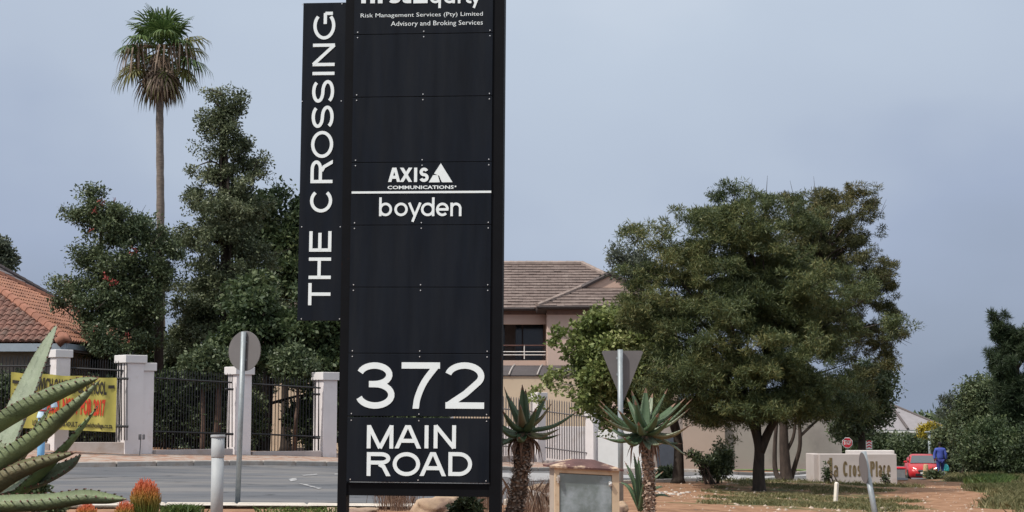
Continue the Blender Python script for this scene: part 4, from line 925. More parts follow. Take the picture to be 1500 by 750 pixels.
for ch, xl, xr, yt, yb, tp in (('1', 1213, 1219.5, 671, 698.5, 3.3), ('a', 1221.5, 1227.5, 681.5, 698, 1.9), ('C', 1235, 1242, 676, 698, 2.3), ('r', 1244, 1247.5, 681.5, 698, 2), ('o', 1249, 1254.5, 681.5, 698, 1.9), ('S', 1256, 1261, 682, 698, 1.9), ('S', 1262.5, 1267.5, 682, 698, 1.9), ('P', 1275, 1281.5, 676, 698, 2.3), ('l', 1283, 1285.5, 676, 698, 2.2), ('a', 1287, 1292, 681.5, 698, 1.9), ('c', 1293.5, 1298, 681.5, 698, 1.9), ('e', 1299.5, 1304.5, 681.5, 698, 1.9)):
    low = ch in 'aroce'; x_, z_ = P(xl, yb, Ym).x, P(xl, yb, Ym).z; hgt = (yb - yt) * q / (.72 if low else 1)
    letter(ch, (xr - xl) * q, hgt, tp * 1.22 * q, (lambda x_, z_: (lambda x, y, z: (x_ + x, Ym - .003 - z, z_ + y)))(x_, z_), .008).build('letter', letm, mw)
# ------------------------------------------------------------------ stop sign, and the red-white board beyond
Yt = 60.0; b = GA(1240.7, Yt); q = Yt / F; c = P(1240.7, 648.5, Yt); t = thing('stop_sign', 'red octagonal STOP sign rising behind the monument wall', 'road sign', b)
MB().tube([b, (b.x, Yt, c.z + .2)], .03, 8).build('pole', galv, t)
oc = lambda r, y0, y1: MB().prism([(c.x + r * math.cos(rad(22.5 + 45 * k)), c.z + r * math.sin(rad(22.5 + 45 * k))) for k in range(8)], y0, y1, axis='y')
oc(8.2 * q, Yt - .06, Yt - .04).build('white_border', whitelet, t); pl = oc(7.2 * q, Yt - .068, Yt - .061).build('plate', mat('sign_red', (.62, .03, .05), .5, var=.05), t)
textmb('STOP', 10.8 * q, 5.2 * q, lambda x, y, z: (c.x - 5.4 * q + x, Yt - .07 - z, c.z - 2.6 * q + y), bold=.03).build('print', whitelet, pl)
Yt = 62; b = GA(1273, Yt); q = Yt / F; c = P(1273, 652, Yt); t = thing('chevron_board', 'small red and white warning board half hidden behind the monument wall', 'road sign', b)
MB().tube([b, (b.x, Yt, c.z - .3)], .03, 8).build('pole', galv, t); pl = MB().box(c, (9 * q, .02, 12 * q)).build('plate', whitelet, t)
for i in range(3):
    zz = c.z - 4.5 * q + i * 4 * q; x_ = 3.6 * q
    MB().add([(c.x - x_, Yt - .014, zz), (c.x, Yt - .014, zz + 2 * q), (c.x + x_, Yt - .014, zz), (c.x + x_, Yt - .014, zz + 2 * q), (c.x, Yt - .014, zz + 4 * q), (c.x - x_, Yt - .014, zz + 2 * q)], [(0, 1, 4, 5), (1, 2, 3, 4)]).build('chevron', mat('sign_red', (.62, .03, .05), .5), pl)
# low barrier with a red top rail beyond the monument wall
Yb2 = 78; t = thing('low_barrier', 'low grey roadside barrier with a red top rail, left of the red car', 'barrier', GA(1310, Yb2)); a, b = GA(1290, Yb2), GA(1327, Yb2 - .5)
zt2 = P(1318, 687, Yb2).z; 
MB().box(((a.x + b.x) / 2, Yb2, (zt2 + a.z - .3) / 2), (b.x - a.x, .25, zt2 - a.z + .3), bev=.02).build('wall', mat('barrier_grey', (.20, .20, .205), .8), t); MB().box(((a.x + b.x) / 2, Yb2, zt2 + .05), (b.x - a.x + .05, .3, .1), bev=.03).build('rail', mat('sign_red', (.62, .03, .05), .5), t)
# stump-like bollard in front of the car
b = GA(1353.5, 82); q = 82 / F; t = thing('yellow_bollard', 'weathered yellow-brown concrete bollard in front of the red car', 'bollard', b)
tp_ = P(1354, 680, 82).z
MB().tube([b - Vector((0, 0, .1)), b + Vector((0, 0, .3)), (b.x + .02, b.y, tp_ - .05), (b.x + .02, b.y, tp_)], [4.4 * q, 4 * q, 3.4 * q, 2.4 * q], 9).build('shaft', mat('bollard_yellow', (.42, .30, .17), .9, var=.15, scale=6, bump=.3), t, smooth=True)
# lamp post beyond the car
b = GA(1361, 100); t = thing('lamp_post', 'slim grey post standing under the yellow-flowering tree', 'post', b); MB().tube([b, P(1361, 634, 100)], [2.2 * 100 / F, 2 * 100 / F], 8).build('pole', galv, t, smooth=True)
MB().box(P(1361, 633, 100), (.5, .3, .1), bev=.03).build('lamp_head', galv, t)
# far house
Yk = 150; q = Yk / F; t = thing('far_white_house', 'distant white house with a low grey hipped roof above the hedge', 'house', GA(1335, Yk))
K = lambda x, y, d=0: P(x, y, Yk + d)
e0, e1, e2 = K(1284, 624), K(1395, 630), K(1395, 618, 12); e0.z = e1.z; apx = K(1304, 592, 6); a2 = K(1298, 592, 6); bk0 = Vector((e0.x, Yk + 14, e0.z)); bk1 = Vector((e1.x, Yk + 14, e1.z))
rf = mat('far_roof_grey', (.24, .225, .235), .8, var=.08, scale=2)
for pts in ([e0, e1, apx, a2], [e1, bk1, apx], [bk1, bk0, a2, apx], [bk0, e0, a2]): plane(t, pts, rf, 'roof')
hip_caps([a2, apx, e1], .14, mat('dark_ridge', (.10, .085, .085), .85), t); hip_caps([apx, apx.lerp(K(1330, 628), 1.0)], .12, mat('dark_ridge', (.10, .085, .085), .85), t, 'hip_tiles')
MB().box(((e0.x + e1.x) / 2, Yk + 7, e0.z - 2.6), (e1.x - e0.x - 1, 13, 5.1)).build('wall', white_p, t)
for px in (1303, 1345, 1372): w = MB().box((K(px, 0).x, Yk + .45, e0.z - 1.3), (1.2, .06, 1.2)).build('window', darkgap, t)
MB().box(((e0.x + e1.x) / 2, Yk + .2, e0.z - .12), (e1.x - e0.x, .3, .2)).build('fascia', white_p, t)
# ------------------------------------------------------------------ boulders
rockm = mat('tan_rock', (.40, .29, .20), .95, var=.25, scale=2.5, bump=.8, bscale=8, col2=(.22, .15, .12), c2=(.5, .65)); rockg = mat('grey_rock', (.30, .27, .25), .95, var=.25, scale=3, bump=.8, bscale=8, col2=(.42, .36, .31), c2=(.5, .65))
def boulder(px, py, Y, rx, rz, m, label, seed, ry=None):
    q = Y / F; c = P(px, py, Y); bm = bmesh.new(); bmesh.ops.create_icosphere(bm, subdivisions=4, radius=1)
    from mathutils import noise
    for v in bm.verts:
        n = noise.fractal(v.co * 1.1 + Vector((seed * 7.1, 0, 0)), 1, 2, 5) * .32; k = 1 + n; v.co = Vector((max(-.9, min(.9, v.co.x)) * k * rx * q, v.co.y * k * (ry or rx * q), max(-.8, min(.78, v.co.z)) * k * rz * q))
    me = bpy.data.meshes.new('boulder'); bm.to_mesh(me); bm.free(); me.materials.append(m); me.polygons.foreach_set('use_smooth', [True] * len(me.polygons))
    return tag(link('boulder', me, loc=(c.x, Y, c.z)), label, 'boulder', 'boulders around the foot of the sign')
boulder(645, 748, 22.3, 42, 25, rockm, 'tan boulder seen between the two legs of the sign', 1)
boulder(800, 722, 26, 48, 14, rockm, 'flat orange-tan boulder behind the left aloe', 2)
boulder(795, 742, 24, 42, 28, rockg, 'grey mottled boulder left of the utility cabinet', 3)
boulder(510, 750, 22, 40, 8, rockm, 'small tan boulder low at the left leg of the sign', 4)
boulder(905, 748, 20.6, 18, 16, rockm, 'small boulder at the foot of the right aloe', 5)
# ------------------------------------------------------------------ foliage colours
L_acacia = leafmat('acacia_leaf', (.045, .068, .028), (.115, .14, .052), (.205, .195, .075), .25, .5)
L_acacia2 = leafmat('acacia_leaf_olive', (.05, .06, .022), (.11, .11, .042), (.19, .155, .06), .18, .5)
L_dark = leafmat('dark_leaf', (.05, .076, .038), (.11, .14, .068), (.13, .16, .075), .2, .7, rough=.45)
L_cone = leafmat('grey_green_leaf', (.055, .075, .04), (.13, .155, .08), (.23, .25, .15), .22, .7, rough=.5)
L_mid = leafmat('mid_leaf', (.035, .06, .026), (.075, .108, .045), (.135, .165, .072), .25, .7)
L_light = leafmat('light_leaf', (.10, .14, .04), (.22, .26, .085), (.38, .40, .18), .28, .9)
L_hedge = leafmat('hedge_leaf', (.02, .034, .014), (.045, .068, .026), (.08, .10, .045), .15, 1.0)
L_pine = leafmat('pine_needles', (.018, .035, .016), (.04, .065, .03), (.07, .095, .045), .15, .8)
L_flower = mat('red_flowers', (.27, .035, .03), .6, var=.3, scale=8)
L_gum = leafmat('gum_leaf', (.055, .07, .05), (.10, .12, .085), (.16, .175, .13), .2, .3)
L_grass = leafmat('grass_blades', (.09, .105, .04), (.21, .195, .09), (.38, .33, .18), .25, .6)
L_grassg = leafmat('green_grass_blades', (.05, .085, .025), (.10, .16, .04), (.18, .24, .07), .25, .6)
L_dry = leafmat('dry_stalks', (.12, .07, .05), (.22, .14, .10), (.34, .25, .18), .2, .6)
# ------------------------------------------------------------------ the two thorn trees on the island
def tp(*a): return [P(*q) for q in a]
Ya = 47.0; b = G(1112, 719); Ya = b.y
make_tree('thorn_tree', 'large dark feathery thorn tree with a low forked trunk on the bare island', 'tree', b,
  [b - Vector((0, 0, .1)), P(1111, 690, Ya), P(1112, 660, Ya), P(1108, 640, Ya), P(1098, 605, Ya), P(1085, 540, Ya)], .21, .07,
  [PB(1085, 400, Ya, 95, 100), PB(1040, 345, Ya, 62, 58), PB(1050, 302, Ya + 1, 45, 36), PB(955, 352, Ya, 42, 36), PB(985, 300, Ya, 20, 14), PB(1000, 420, Ya, 85, 75), PB(960, 470, Ya - .5, 68, 62), PB(1130, 470, Ya - 1, 115, 85), PB(1060, 520, Ya - 1, 100, 62),
   PB(1180, 540, Ya - .6, 80, 62), PB(1110, 580, Ya - 1, 90, 30), PB(1000, 555, Ya, 60, 45), PB(1125, 350, Ya, 80, 70), PB(1115, 300, Ya, 42, 30), PB(1190, 450, Ya, 80, 70), PB(1240, 420, Ya, 40, 34), PB(945, 402, Ya, 26, 34), PB(925, 446, Ya, 30, 28), PB(1310, 470, Ya+3, 22, 14), PB(1055, 612, Ya, 70, 20), PB(985, 605, Ya, 50, 32), PB(1160, 600, Ya, 70, 24), PB(1225, 598, Ya + 1, 50, 28), PB(1020, 560, Ya - 1, 70, 50), PB(1110, 560, Ya - 1.5, 80, 44), PB(1200, 560, Ya - 1, 60, 44), PB(1020, 585, Ya + 1, 70, 26), PB(1060, 600, Ya + 1.5, 80, 20), PB(960, 540, Ya, 50, 50), PB(1175, 595, Ya + 1, 70, 22), PB(1080, 440, Ya + 1, 120, 110), PB(958, 450, Ya, 38, 34)],
  3300, 112, .22, .13, .022, L_acacia, bark, 11, sub=(6, .62), shell=.3, flat=.6, up=.25, limbs=60, limb_r=.07, twigs=160,
  extra_trunks=(([P(1113, 662, Ya), P(1128, 628, Ya), P(1145, 600, Ya), P(1165, 540, Ya)], .15, .05), ([P(1112, 665, Ya), P(1110, 620, Ya + .4), P(1117, 590, Ya + .4), P(1125, 500, Ya + .4)], .12, .05)))
Yb_ = 52.5; b = G(1152, 706); Yb_ = b.y
make_tree('olive_thorn_tree', 'olive-brown thorn tree with several stems, behind and right of the dark feathery one', 'tree', b,
  [b, P(1150, 680, Yb_), P(1148, 640, Yb_), P(1150, 590, Yb_), P(1170, 480, Yb_), P(1200, 380, Yb_)], .25, .08,
  [PB(1225, 330, Yb_, 66, 55), PB(1180, 310, Yb_, 48, 34), PB(1255, 315, Yb_, 36, 36), PB(1205, 400, Yb_, 95, 70), PB(1275, 425, Yb_, 46, 45), PB(1250, 480, Yb_, 70, 60), PB(1290, 480, Yb_, 36, 26), PB(1150, 380, Yb_, 80, 70), PB(1265, 540, Yb_, 50, 40), PB(1235, 440, Yb_ + 1, 80, 80), PB(1240, 590, Yb_, 40, 24), PB(1215, 340, Yb_, 70, 60), PB(1212, 560, Yb_, 70, 50), PB(1215, 290, Yb_, 40, 18), PB(1315, 462, Yb_, 20, 12)],
  1400, 118, .20, .13, .024, L_acacia2, bark2, 12, sub=(7, .62), shell=.4, flat=.6, up=.25, limbs=46, limb_r=.06, twigs=160,
  extra_trunks=(([P(1158, 704, Yb_ + .3), P(1165, 680, Yb_ + .2), P(1172, 650, Yb_), P(1170, 600, Yb_)], .10, .06), ([P(1145, 706, Yb_ - .3), P(1136, 690, Yb_), P(1135, 655, Yb_), P(1139, 600, Yb_)], .11, .06), ([P(1153, 660, Yb_), P(1162, 640, Yb_), P(1166, 610, Yb_)], .07, .05)))
Yc2 = 64; b = GA(1262, Yc2)
make_tree('dark_tree', 'dark round tree standing behind the right side of the thorn trees, above the STOP sign', 'tree', b, [b, P(1262, 640, Yc2), P(1264, 590, Yc2)], .2, .08,
  [PB(1262, 585, Yc2, 38, 40), PB(1272, 560, Yc2, 30, 30), PB(1250, 615, Yc2, 30, 28), PB(1275, 610, Yc2, 20, 24)], 200, 120, .5, .16, .07, L_dark, bark, 13, limbs=12, twigs=20)
# broad-leaved small tree left of them, with its own grey trunk
Yd = 51.0; b = G(993, 708); Yd = b.y
make_tree('leafy_tree', 'light green broad-leaved tree reaching left over the white wall and the yield sign', 'tree', b,
  [b, P(994, 680, Yd), P(993, 645, Yd), P(985, 610, Yd), P(960, 570, Yd), P(900, 500, Yd)], .20, .06,
  [PB(905, 500, Yd, 46, 50), PB(880, 545, Yd, 44, 36), PB(915, 555, Yd, 40, 48), PB(893, 465, Yd, 30, 24), PB(930, 600, Yd, 40, 24), PB(868, 580, Yd, 32, 26), PB(860, 510, Yd, 22, 26), PB(878, 600, Yd, 22, 18), PB(940, 500, Yd + .5, 50, 60), PB(950, 580, Yd + .5, 40, 36), PB(890, 520, Yd, 50, 60)],
  560, 80, .30, .15, .085, L_light, bark, 14, shell=.3, limbs=30, limb_r=.04, twigs=30,
  extra_trunks=(([P(990, 640, Yd), P(975, 600, Yd), P(950, 560, Yd)], .08, .04),))
o = bpy.data.objects['leafy_tree']
# loose sprays at its left tip
rng = np.random.default_rng(5); sp_pts = []; mb = MB()
for (x, y, n) in ((820, 485, 9), (815, 500, 9), (826, 512, 6), (845, 500, 9), (843, 478, 5), (808, 548, 7), (797, 562, 7), (783, 572, 6), (791, 588, 6), (812, 558, 5), (840, 530, 9), (850, 560, 8), (838, 575, 5), (855, 595, 5), (818, 575, 4), (831, 548, 6)):
    for _ in range(n): v = P(x + rng.normal() * 5, y + rng.normal() * 5, Yd + rng.normal() * .2); sp_pts.append(tuple(v))
V, Fq = leafcloud(np.array(sp_pts), 13, .10, .14, .085, rng); V = V - np.array(b); link('spray', npmesh('spray', V, Fq, L_light), o)
for a in ([(900, 520), (860, 500), (822, 482)], [(890, 540), (840, 545), (785, 572)], [(880, 560), (850, 565), (800, 560)], [(890, 500), (855, 480), (843, 476)], [(880, 590), (855, 595), (838, 575)]): mb.tube([P(x, y, Yd) for x, y in a], [.03, .02, .008], 5)
mb.build('twigs', mat('pale_twigs', (.25, .22, .19), .9), o)
# grey-green airy tree peeping out behind at upper left
Ye = 60; b = GA(925, Ye)
make_tree('airy_tree', 'airy grey-green tree peeping over the gable of the pink house', 'tree', b, [b, P(928, 550, Ye), P(925, 430, Ye)], .16, .05, [PB(922, 375, Ye, 30, 22), PB(905, 385, Ye, 16, 14), PB(930, 400, Ye, 24, 24), PB(893, 398, Ye, 8, 8)], 90, 45, .35, .15, .05, L_gum, bark, 15, limbs=22, twigs=40, limb_r=.03)
# small dark bush and sapling under the thorn tree
def bush(name, label, px, Y, blobs, n, per, clr, L, Wd, lm, seed, group=None, flat=.9, stems=7, base=None, cat='bush', up=0.1):
    b = base or GA(px, Y); rng = np.random.default_rng(seed); t = thing(name, label, cat, b, group=group)
    cp = blob_points([PB(*q) for q in blobs], n, rng, .25); mb = MB()
    for i in range(stems): e_ = Vector(cp[rng.integers(n)]); s0 = b + Vector((rng.normal() * .1, rng.normal() * .1, -.05)); mb.tube([s0, s0.lerp(e_, .5) + Vector((0, 0, .1)), e_], [.03, .02, .008], 4)
    mb.build('stems', bark2, t); V, Fq = leafcloud(cp, per, clr * (.6 + .8 * rng.random(n)), L, Wd, rng, up, flat); V = V - np.array(b)
    zt = GZ(V[:, 0] + b.x, V[:, 1] + b.y) - b.z; V[:, 2] = np.maximum(V[:, 2], zt + .01)
    link('foliage', npmesh('foliage', V, Fq, lm), t); return t
bush('dark_bush', 'small dark bush growing under the left of the thorn tree', 1049, 50, [(1050, 680, 50, 18, 18), (1062, 668, 50, 10, 12), (1038, 690, 50, 12, 8)], 60, 90, .22, .10, .05, L_dark, 21)
bush('wiry_sapling', 'wiry sapling leaning left beside the dark bush', 1035, 49.5, [(1018, 668, 49.5, 9, 5), (1028, 676, 49.5, 10, 6), (1012, 663, 49.5, 4, 3), (1055, 655, 49.5, 6, 12)], 26, 30, .15, .10, .05, L_dark, 22, stems=9)
bush('low_dark_shrub', 'low dark shrub at the foot of the grey tree trunk', 977, 52, [(977, 696, 52, 12, 9)], 20, 70, .2, .12, .06, L_dark, 23)
bush('wall_weed', 'tall thin weed growing against the monument wall', 1213, 53, [(1211, 697, 53, 4, 12), (1212, 684, 53, 3, 8)], 20, 24, .12, .07, .04, L_hedge, 24)
bush('wall_weed', 'small weed at the right end of the monument wall', 1297, 53, [(1297, 704, 53, 4, 8)], 10, 20, .12, .07, .04, L_hedge, 25)
bush('verge_weed', 'bushy green weed at the edge of the path, in front of the red car', 1364, 80, [(1367, 697, 79, 8, 5), (1375, 699, 79, 7, 4)], 20, 60, .2, .16, .06, L_dark, 26)
# ------------------------------------------------------------------ left group behind the railing
Y1 = 50; b = GA(330, Y1)
make_tree('tall_conical_tree', 'tall ragged conical grey-green tree between the palm and the black sign', 'tree', b, [b, P(328, 560, Y1), P(330, 400, Y1), P(328, 250, Y1), P(326, 140, Y1)], .26, .03,
  [PB(322, 142, Y1, 17, 12), PB(340, 160, Y1, 22, 18), PB(303, 175, Y1, 18, 14), PB(325, 190, Y1, 34, 26), PB(350, 235, Y1, 34, 28), PB(310, 240, Y1, 32, 28), PB(335, 270, Y1, 44, 28), PB(285, 285, Y1, 24, 16), PB(320, 320, Y1, 62, 40), PB(375, 250, Y1, 12, 10), PB(318, 205, Y1, 30, 22), PB(360, 300, Y1, 40, 26), PB(285, 310, Y1, 34, 26), PB(330, 380, Y1, 72, 52), PB(290, 430, Y1, 60, 50), PB(350, 450, Y1, 66, 54), PB(320, 510, Y1, 78, 50), PB(270, 340, Y1, 24, 22), PB(355, 560, Y1, 50, 30)],
  1700, 66, .27, .095, .045, L_cone, bark, 31, sub=(5, .34), shell=.4, limbs=60, limb_r=.05, twigs=60)
Y2 = 47; b = GA(150, Y2)
make_tree('flowering_tree', 'dark tree with scattered red blossoms beside the orange tiled roof', 'tree', b, [b, P(152, 600, Y2), P(150, 480, Y2), P(148, 380, Y2), P(150, 300, Y2)], .2, .04,
  [PB(140, 290, Y2, 22, 16), PB(128, 320, Y2, 22, 24), PB(165, 330, Y2, 38, 34), PB(205, 340, Y2, 34, 26), PB(125, 370, Y2, 18, 20), PB(165, 395, Y2, 42, 36), PB(110, 420, Y2, 30, 14), PB(190, 440, Y2, 44, 40), PB(150, 450, Y2, 50, 26), PB(95, 438, Y2, 18, 14), PB(175, 495, Y2, 60, 34), PB(215, 400, Y2, 34, 40), PB(235, 370, Y2, 26, 26)],
  1000, 62, .26, .095, .045, L_dark, bark, 32, sub=(5, .36), shell=.4, limbs=50, limb_r=.04, twigs=40)
ft = bpy.data.objects['flowering_tree']; rng = np.random.default_rng(8); fl = []
for (x, y, n) in ((149, 296, 5), (139, 310, 3), (169, 295, 2), (195, 368, 4), (157, 408, 3), (164, 414, 5), (155, 402, 3), (188, 495, 2), (130, 335, 2), (140, 480, 2)):
    for _ in range(n): v = P(x + rng.normal() * 2.5, y + rng.normal() * 2.2, Y2 - 1.3 + rng.normal() * .15); fl.append(tuple(v))
V, Fq = leafcloud(np.array(fl), 8, .05, .06, .022, rng); V = V - np.array(ft.location); link('blossoms', npmesh('blossoms', V, Fq, L_flower), ft)
Y3 = 58; b = GA(420, Y3)
make_tree('round_green_tree', 'rounded mid-green tree behind the conical tree, cut off by the THE CROSSING panel', 'tree', b, [b, P(418, 600, Y3), P(415, 400, Y3)], .25, .06,
  [PB(410, 320, Y3, 55, 44), PB(460, 330, Y3, 50, 45), PB(395, 380, Y3, 50, 50), PB(450, 410, Y3, 60, 55), PB(400, 300, Y3, 30, 22)], 330, 95, .5, .17, .09, L_mid, bark, 33, limbs=20)
Y4 = 46.5; b = GA(386, Y4)
make_tree('dense_dark_tree', 'dense dark-leaved tree with a leaning trunk behind the railing next to the sign tower', 'tree', b, [b, P(384, 640, Y4), P(386, 600, Y4), P(391, 560, Y4), P(393, 500, Y4)], .21, .1,
  [PB(405, 500, Y4, 60, 44), PB(450, 470, Y4, 55, 48), PB(470, 520, Y4, 45, 44), PB(380, 450, Y4, 50, 46), PB(425, 545, Y4, 30, 22), PB(340, 520, Y4, 40, 34), PB(500, 500, Y4, 36, 50), PB(470, 570, Y4, 30, 20)], 420, 90, .38, .15, .08, L_mid, bark, 34, limbs=30,
  extra_trunks=(([GA(392, Y4 + .4), P(394, 620, Y4 + .4), P(398, 560, Y4 + .3)], .09, .06),))
Y5 = 44.5; 
for k, (px, yy, wpx) in enumerate(((297, 570, 4.5), (318, 560, 6), (432, 590, 4))):
    b = GA(px, Y5 + k * .4); t = thing('bare_trunk', ('thin reddish trunk behind the railing, left of the pair', 'thicker brown trunk behind the railing, left of the round sign', 'thin brown trunk behind the railing near the sign tower')[k], 'tree trunk', b)
    q = Y5 / F; MB().tube(catmull([b, P(px + 1, 620, Y5), P(px + 2 * k, yy, Y5), P(px + 3, 545, Y5)], 4), [wpx * q * (1 - .05 * i) for i in range(13)], 8).build('trunk', mat('red_bark', (.10, .065, .05), .95, var=.3, scale=6, bump=.5), t, smooth=True)
    rng = np.random.default_rng(k + 500); cp = blob_points([PB(px, 535, Y5, 30, 24)], 60, rng, .2); V, Fq = leafcloud(cp, 80, .3, .12, .06, rng); link('crown', npmesh('crown', V - np.array(b), Fq, L_dark), t)
# bright pine-like tree behind the red-blossom tree
Y6 = 60; b = GA(208, Y6); make_tree('bright_green_tree', 'brighter green feathery tree between the blossoming tree and the palm trunk', 'tree', b, [b, P(208, 500, Y6), P(206, 420, Y6)], .14, .03, [PB(206, 460, Y6, 26, 34), PB(196, 490, Y6, 30, 30), PB(215, 510, Y6, 34, 34), PB(208, 425, Y6, 10, 14)], 120, 80, .4, .2, .04, L_mid, bark, 36, limbs=14)
# gum tree far left
Y7 = 115; b = GA(2, Y7); make_tree('gum_tree', 'distant gum tree above the grey roof at the left edge', 'tree', b, [b, P(2, 500, Y7), P(0, 385, Y7)], .4, .1, [PB(0, 368, Y7, 13, 15), PB(14, 380, Y7, 8, 10), PB(5, 390, Y7, 8, 10), PB(20, 392, Y7, 5, 9), PB(-25, 370, Y7, 22, 20)], 110, 60, .5, .3, .14, L_gum, bark2, 37, limbs=16)
# hedge plants behind the railing
hd = 'hedge plants behind the black railings'
for k, (x, w, top, lab) in enumerate(((-30, 62, 545, 'dark hedge plant at the left edge behind the railing'), (30, 55, 548, 'dark hedge plant behind the left end of the banner'), (118, 50, 560, 'dark hedge plant under the right half of the banner'), (160, 40, 560, 'dark hedge plant just left of the tallest white pier'), (245, 42, 545, 'dark hedge plant just right of the tallest white pier'), (290, 44, 555, 'dark hedge plant behind the two thin trunks'), (345, 40, 575, 'dark hedge plant behind the pier of the round sign'), (455, 36, 580, 'dark hedge plant behind the railing next to the sign tower'), (530, 50, 570, 'dark hedge plant hidden behind the sign tower'), (610, 50, 575, 'dark hedge plant farthest right behind the sign tower'))):
    Yq = 43.5 + (x > 200) * 2 + (x > 400) * 1.5
    bush('hedge_plant', lab, x, Yq, [(x, (top + 655) / 2, Yq, w, (655 - top) / 2, .9), (x + 10, top + 30, Yq, w * .7, 30, .8)], 150, 80, .3, .11, .06, L_hedge if k % 3 else L_dark, 40 + k, group=hd, cat='hedge plant')
for k, (x, w, top) in enumerate(((60, 60, 500), (140, 60, 505), (250, 70, 490), (330, 60, 500))):
    Yq = 49 + k; bush('shade_shrub', ('tall dark shrub behind the first white pier', 'tall dark shrub behind the right half of the banner', 'tall dark shrub behind the railing right of the tallest pier', 'tall dark shrub behind the round sign')[k], x, Yq, [(x, 560, Yq, w, 60, 1.3), (x + 15, top + 30, Yq, w * .6, 30, 1)], 170, 80, .4, .14, .07, L_hedge, 60 + k, group='tall shrubs in the garden shade', cat='shrub')
# ------------------------------------------------------------------ fan palm
Yp = 56.0; q = Yp / F; b = GA(240, Yp); top = P(236, 70, Yp); palm = thing('fan_palm', 'tall fan palm with a shaggy skirt of dead fronds above the left garden', 'palm tree', b)
pts = catmull([b, P(236, 500, Yp), P(235, 300, Yp), P(234, 160, Yp), P(236, 95, Yp)], 14)
MB().tube(pts, [5.6 * q * (1.15 - .25 * i / len(pts)) * (1 + .05 * math.sin(i * 2.1) + random.uniform(-.03, .03)) for i in range(len(pts))], 14).build('trunk', barkpalm, palm, smooth=True)
L_palm = leafmat('palm_leaf', (.045, .085, .025), (.10, .16, .05), (.20, .26, .10), .25, 1.0); L_palmo = leafmat('palm_leaf_yellowing', (.12, .13, .04), (.20, .20, .07), (.32, .28, .14), .25, 1.0)
L_dead = leafmat('palm_dead', (.10, .065, .045), (.20, .14, .10), (.34, .27, .21), .15, 1.2)
def fan_frond(org, az, el, pet, R, m, droop, seed, nb=26, tip=.35):
    rr = random.Random(seed); d = Vector((math.cos(az) * math.cos(el), math.sin(az) * math.cos(el), math.sin(el))); mb = MB()
    hub = org + d * pet + Vector((0, 0, -.10 * pet)); mb.tube([org, org.lerp(hub, .5) + Vector((0, 0, .05)), hub], [.035, .028, .02], 4, cap=False)
    side = d.cross(Vector((0, 0, 1))); side = side.normalized() if side.length > .1 else Vector((1, 0, 0)); up_ = side.cross(d).normalized()
    for i in range(nb):
        a = rad(-150 + 300 * i / (nb - 1) + rr.uniform(-4, 4)); R_ = R * (1 - .25 * abs(a) / rad(150)) * rr.uniform(.88, 1.08)
        v = (d * math.cos(a) + side * math.sin(a)).normalized(); w = .035; sdv = v.cross(up_).normalized() * w
        p0 = hub; p1 = hub + v * R_ * .55 + up_ * .08 * abs(math.sin(a)); p1.z -= droop * .10 * R_; p2 = hub + v * R_ * .85; p2.z -= droop * tip * R_; p3 = p2 + v * R_ * .08; p3.z -= droop * .30 * R_
        n_ = up_ * .012
        mb.add([p0 - sdv * .2, p0 + sdv * .2, p1 + sdv, p1 - sdv, p2 + sdv * .5, p2 - sdv * .5, p3], [(0, 1, 2, 3), (3, 2, 4, 5), (5, 4, 6)])
    return mb.build('frond', m, palm)
rr = random.Random(4); k = 0
for ring, (n, e0, pet, R) in enumerate(((7, 66, .75, 1.0), (8, 40, .95, .95), (10, 12, 1.1, .92), (9, -16, 1.15, .9), (7, -40, 1.05, .85))):
    for i in range(n):
        az = 2 * math.pi * (i + .5 * (ring % 2)) / n + rr.uniform(-.2, .2); el = rad(e0 + rr.uniform(-12, 12))
        if ring > 2 and math.sin(az) < -.35: continue
        m = L_palm if rr.random() < (1 - .1 * ring) else L_palmo
        fan_frond(top + Vector((0, 0, .25 - ring * .13)), az, el, pet * .93 * rr.uniform(.8, 1.1), R * .95 * rr.uniform(.8, 1.12), m, .35 + .5 * (ring > 1) + .2 * ring / 4, 100 + k); k += 1
for i in range(26):
    az = 2 * math.pi * i / 26 + rr.uniform(-.2, .2); fan_frond(top + Vector((0, 0, -.3 - .25 * rr.random())), az, rad(-62 + rr.uniform(-14, 16)), .65, .75, L_dead if i % 4 else L_palmo, 1.0, 300 + i, nb=16)
for i in range(6): az = rr.uniform(0, 6.28); fan_frond(top + Vector((0, 0, .0)), az, rad(rr.uniform(-5, 25)), .95, .7, L_dead, 1.8, 400 + i, nb=12, tip=.7)
mb = MB()
for i in range(700):
    a = rr.uniform(0, 6.28); z0 = top.z - .25 - rr.random() * 1.0; r0 = .16 + .14 * rr.random(); r1 = .25 + .38 * rr.random(); l = rr.uniform(.35, .9); zb = max(z0 - l, top.z - 2.05)
    p = Vector((top.x + math.cos(a) * r0 - .03, top.y + math.sin(a) * r0, z0)); e_ = Vector((top.x + math.cos(a + rr.uniform(-.3, .3)) * r1 - .03, top.y + math.sin(a) * r1, zb)); s_ = Vector((-math.sin(a), math.cos(a), 0)) * .022
    mb.add([p - s_ * .5, p + s_ * .5, p.lerp(e_, .6) + s_, p.lerp(e_, .6) - s_, e_ ], [(0, 1, 2, 3), (3, 2, 4)])
mb.build('dead_skirt', L_dead, palm)
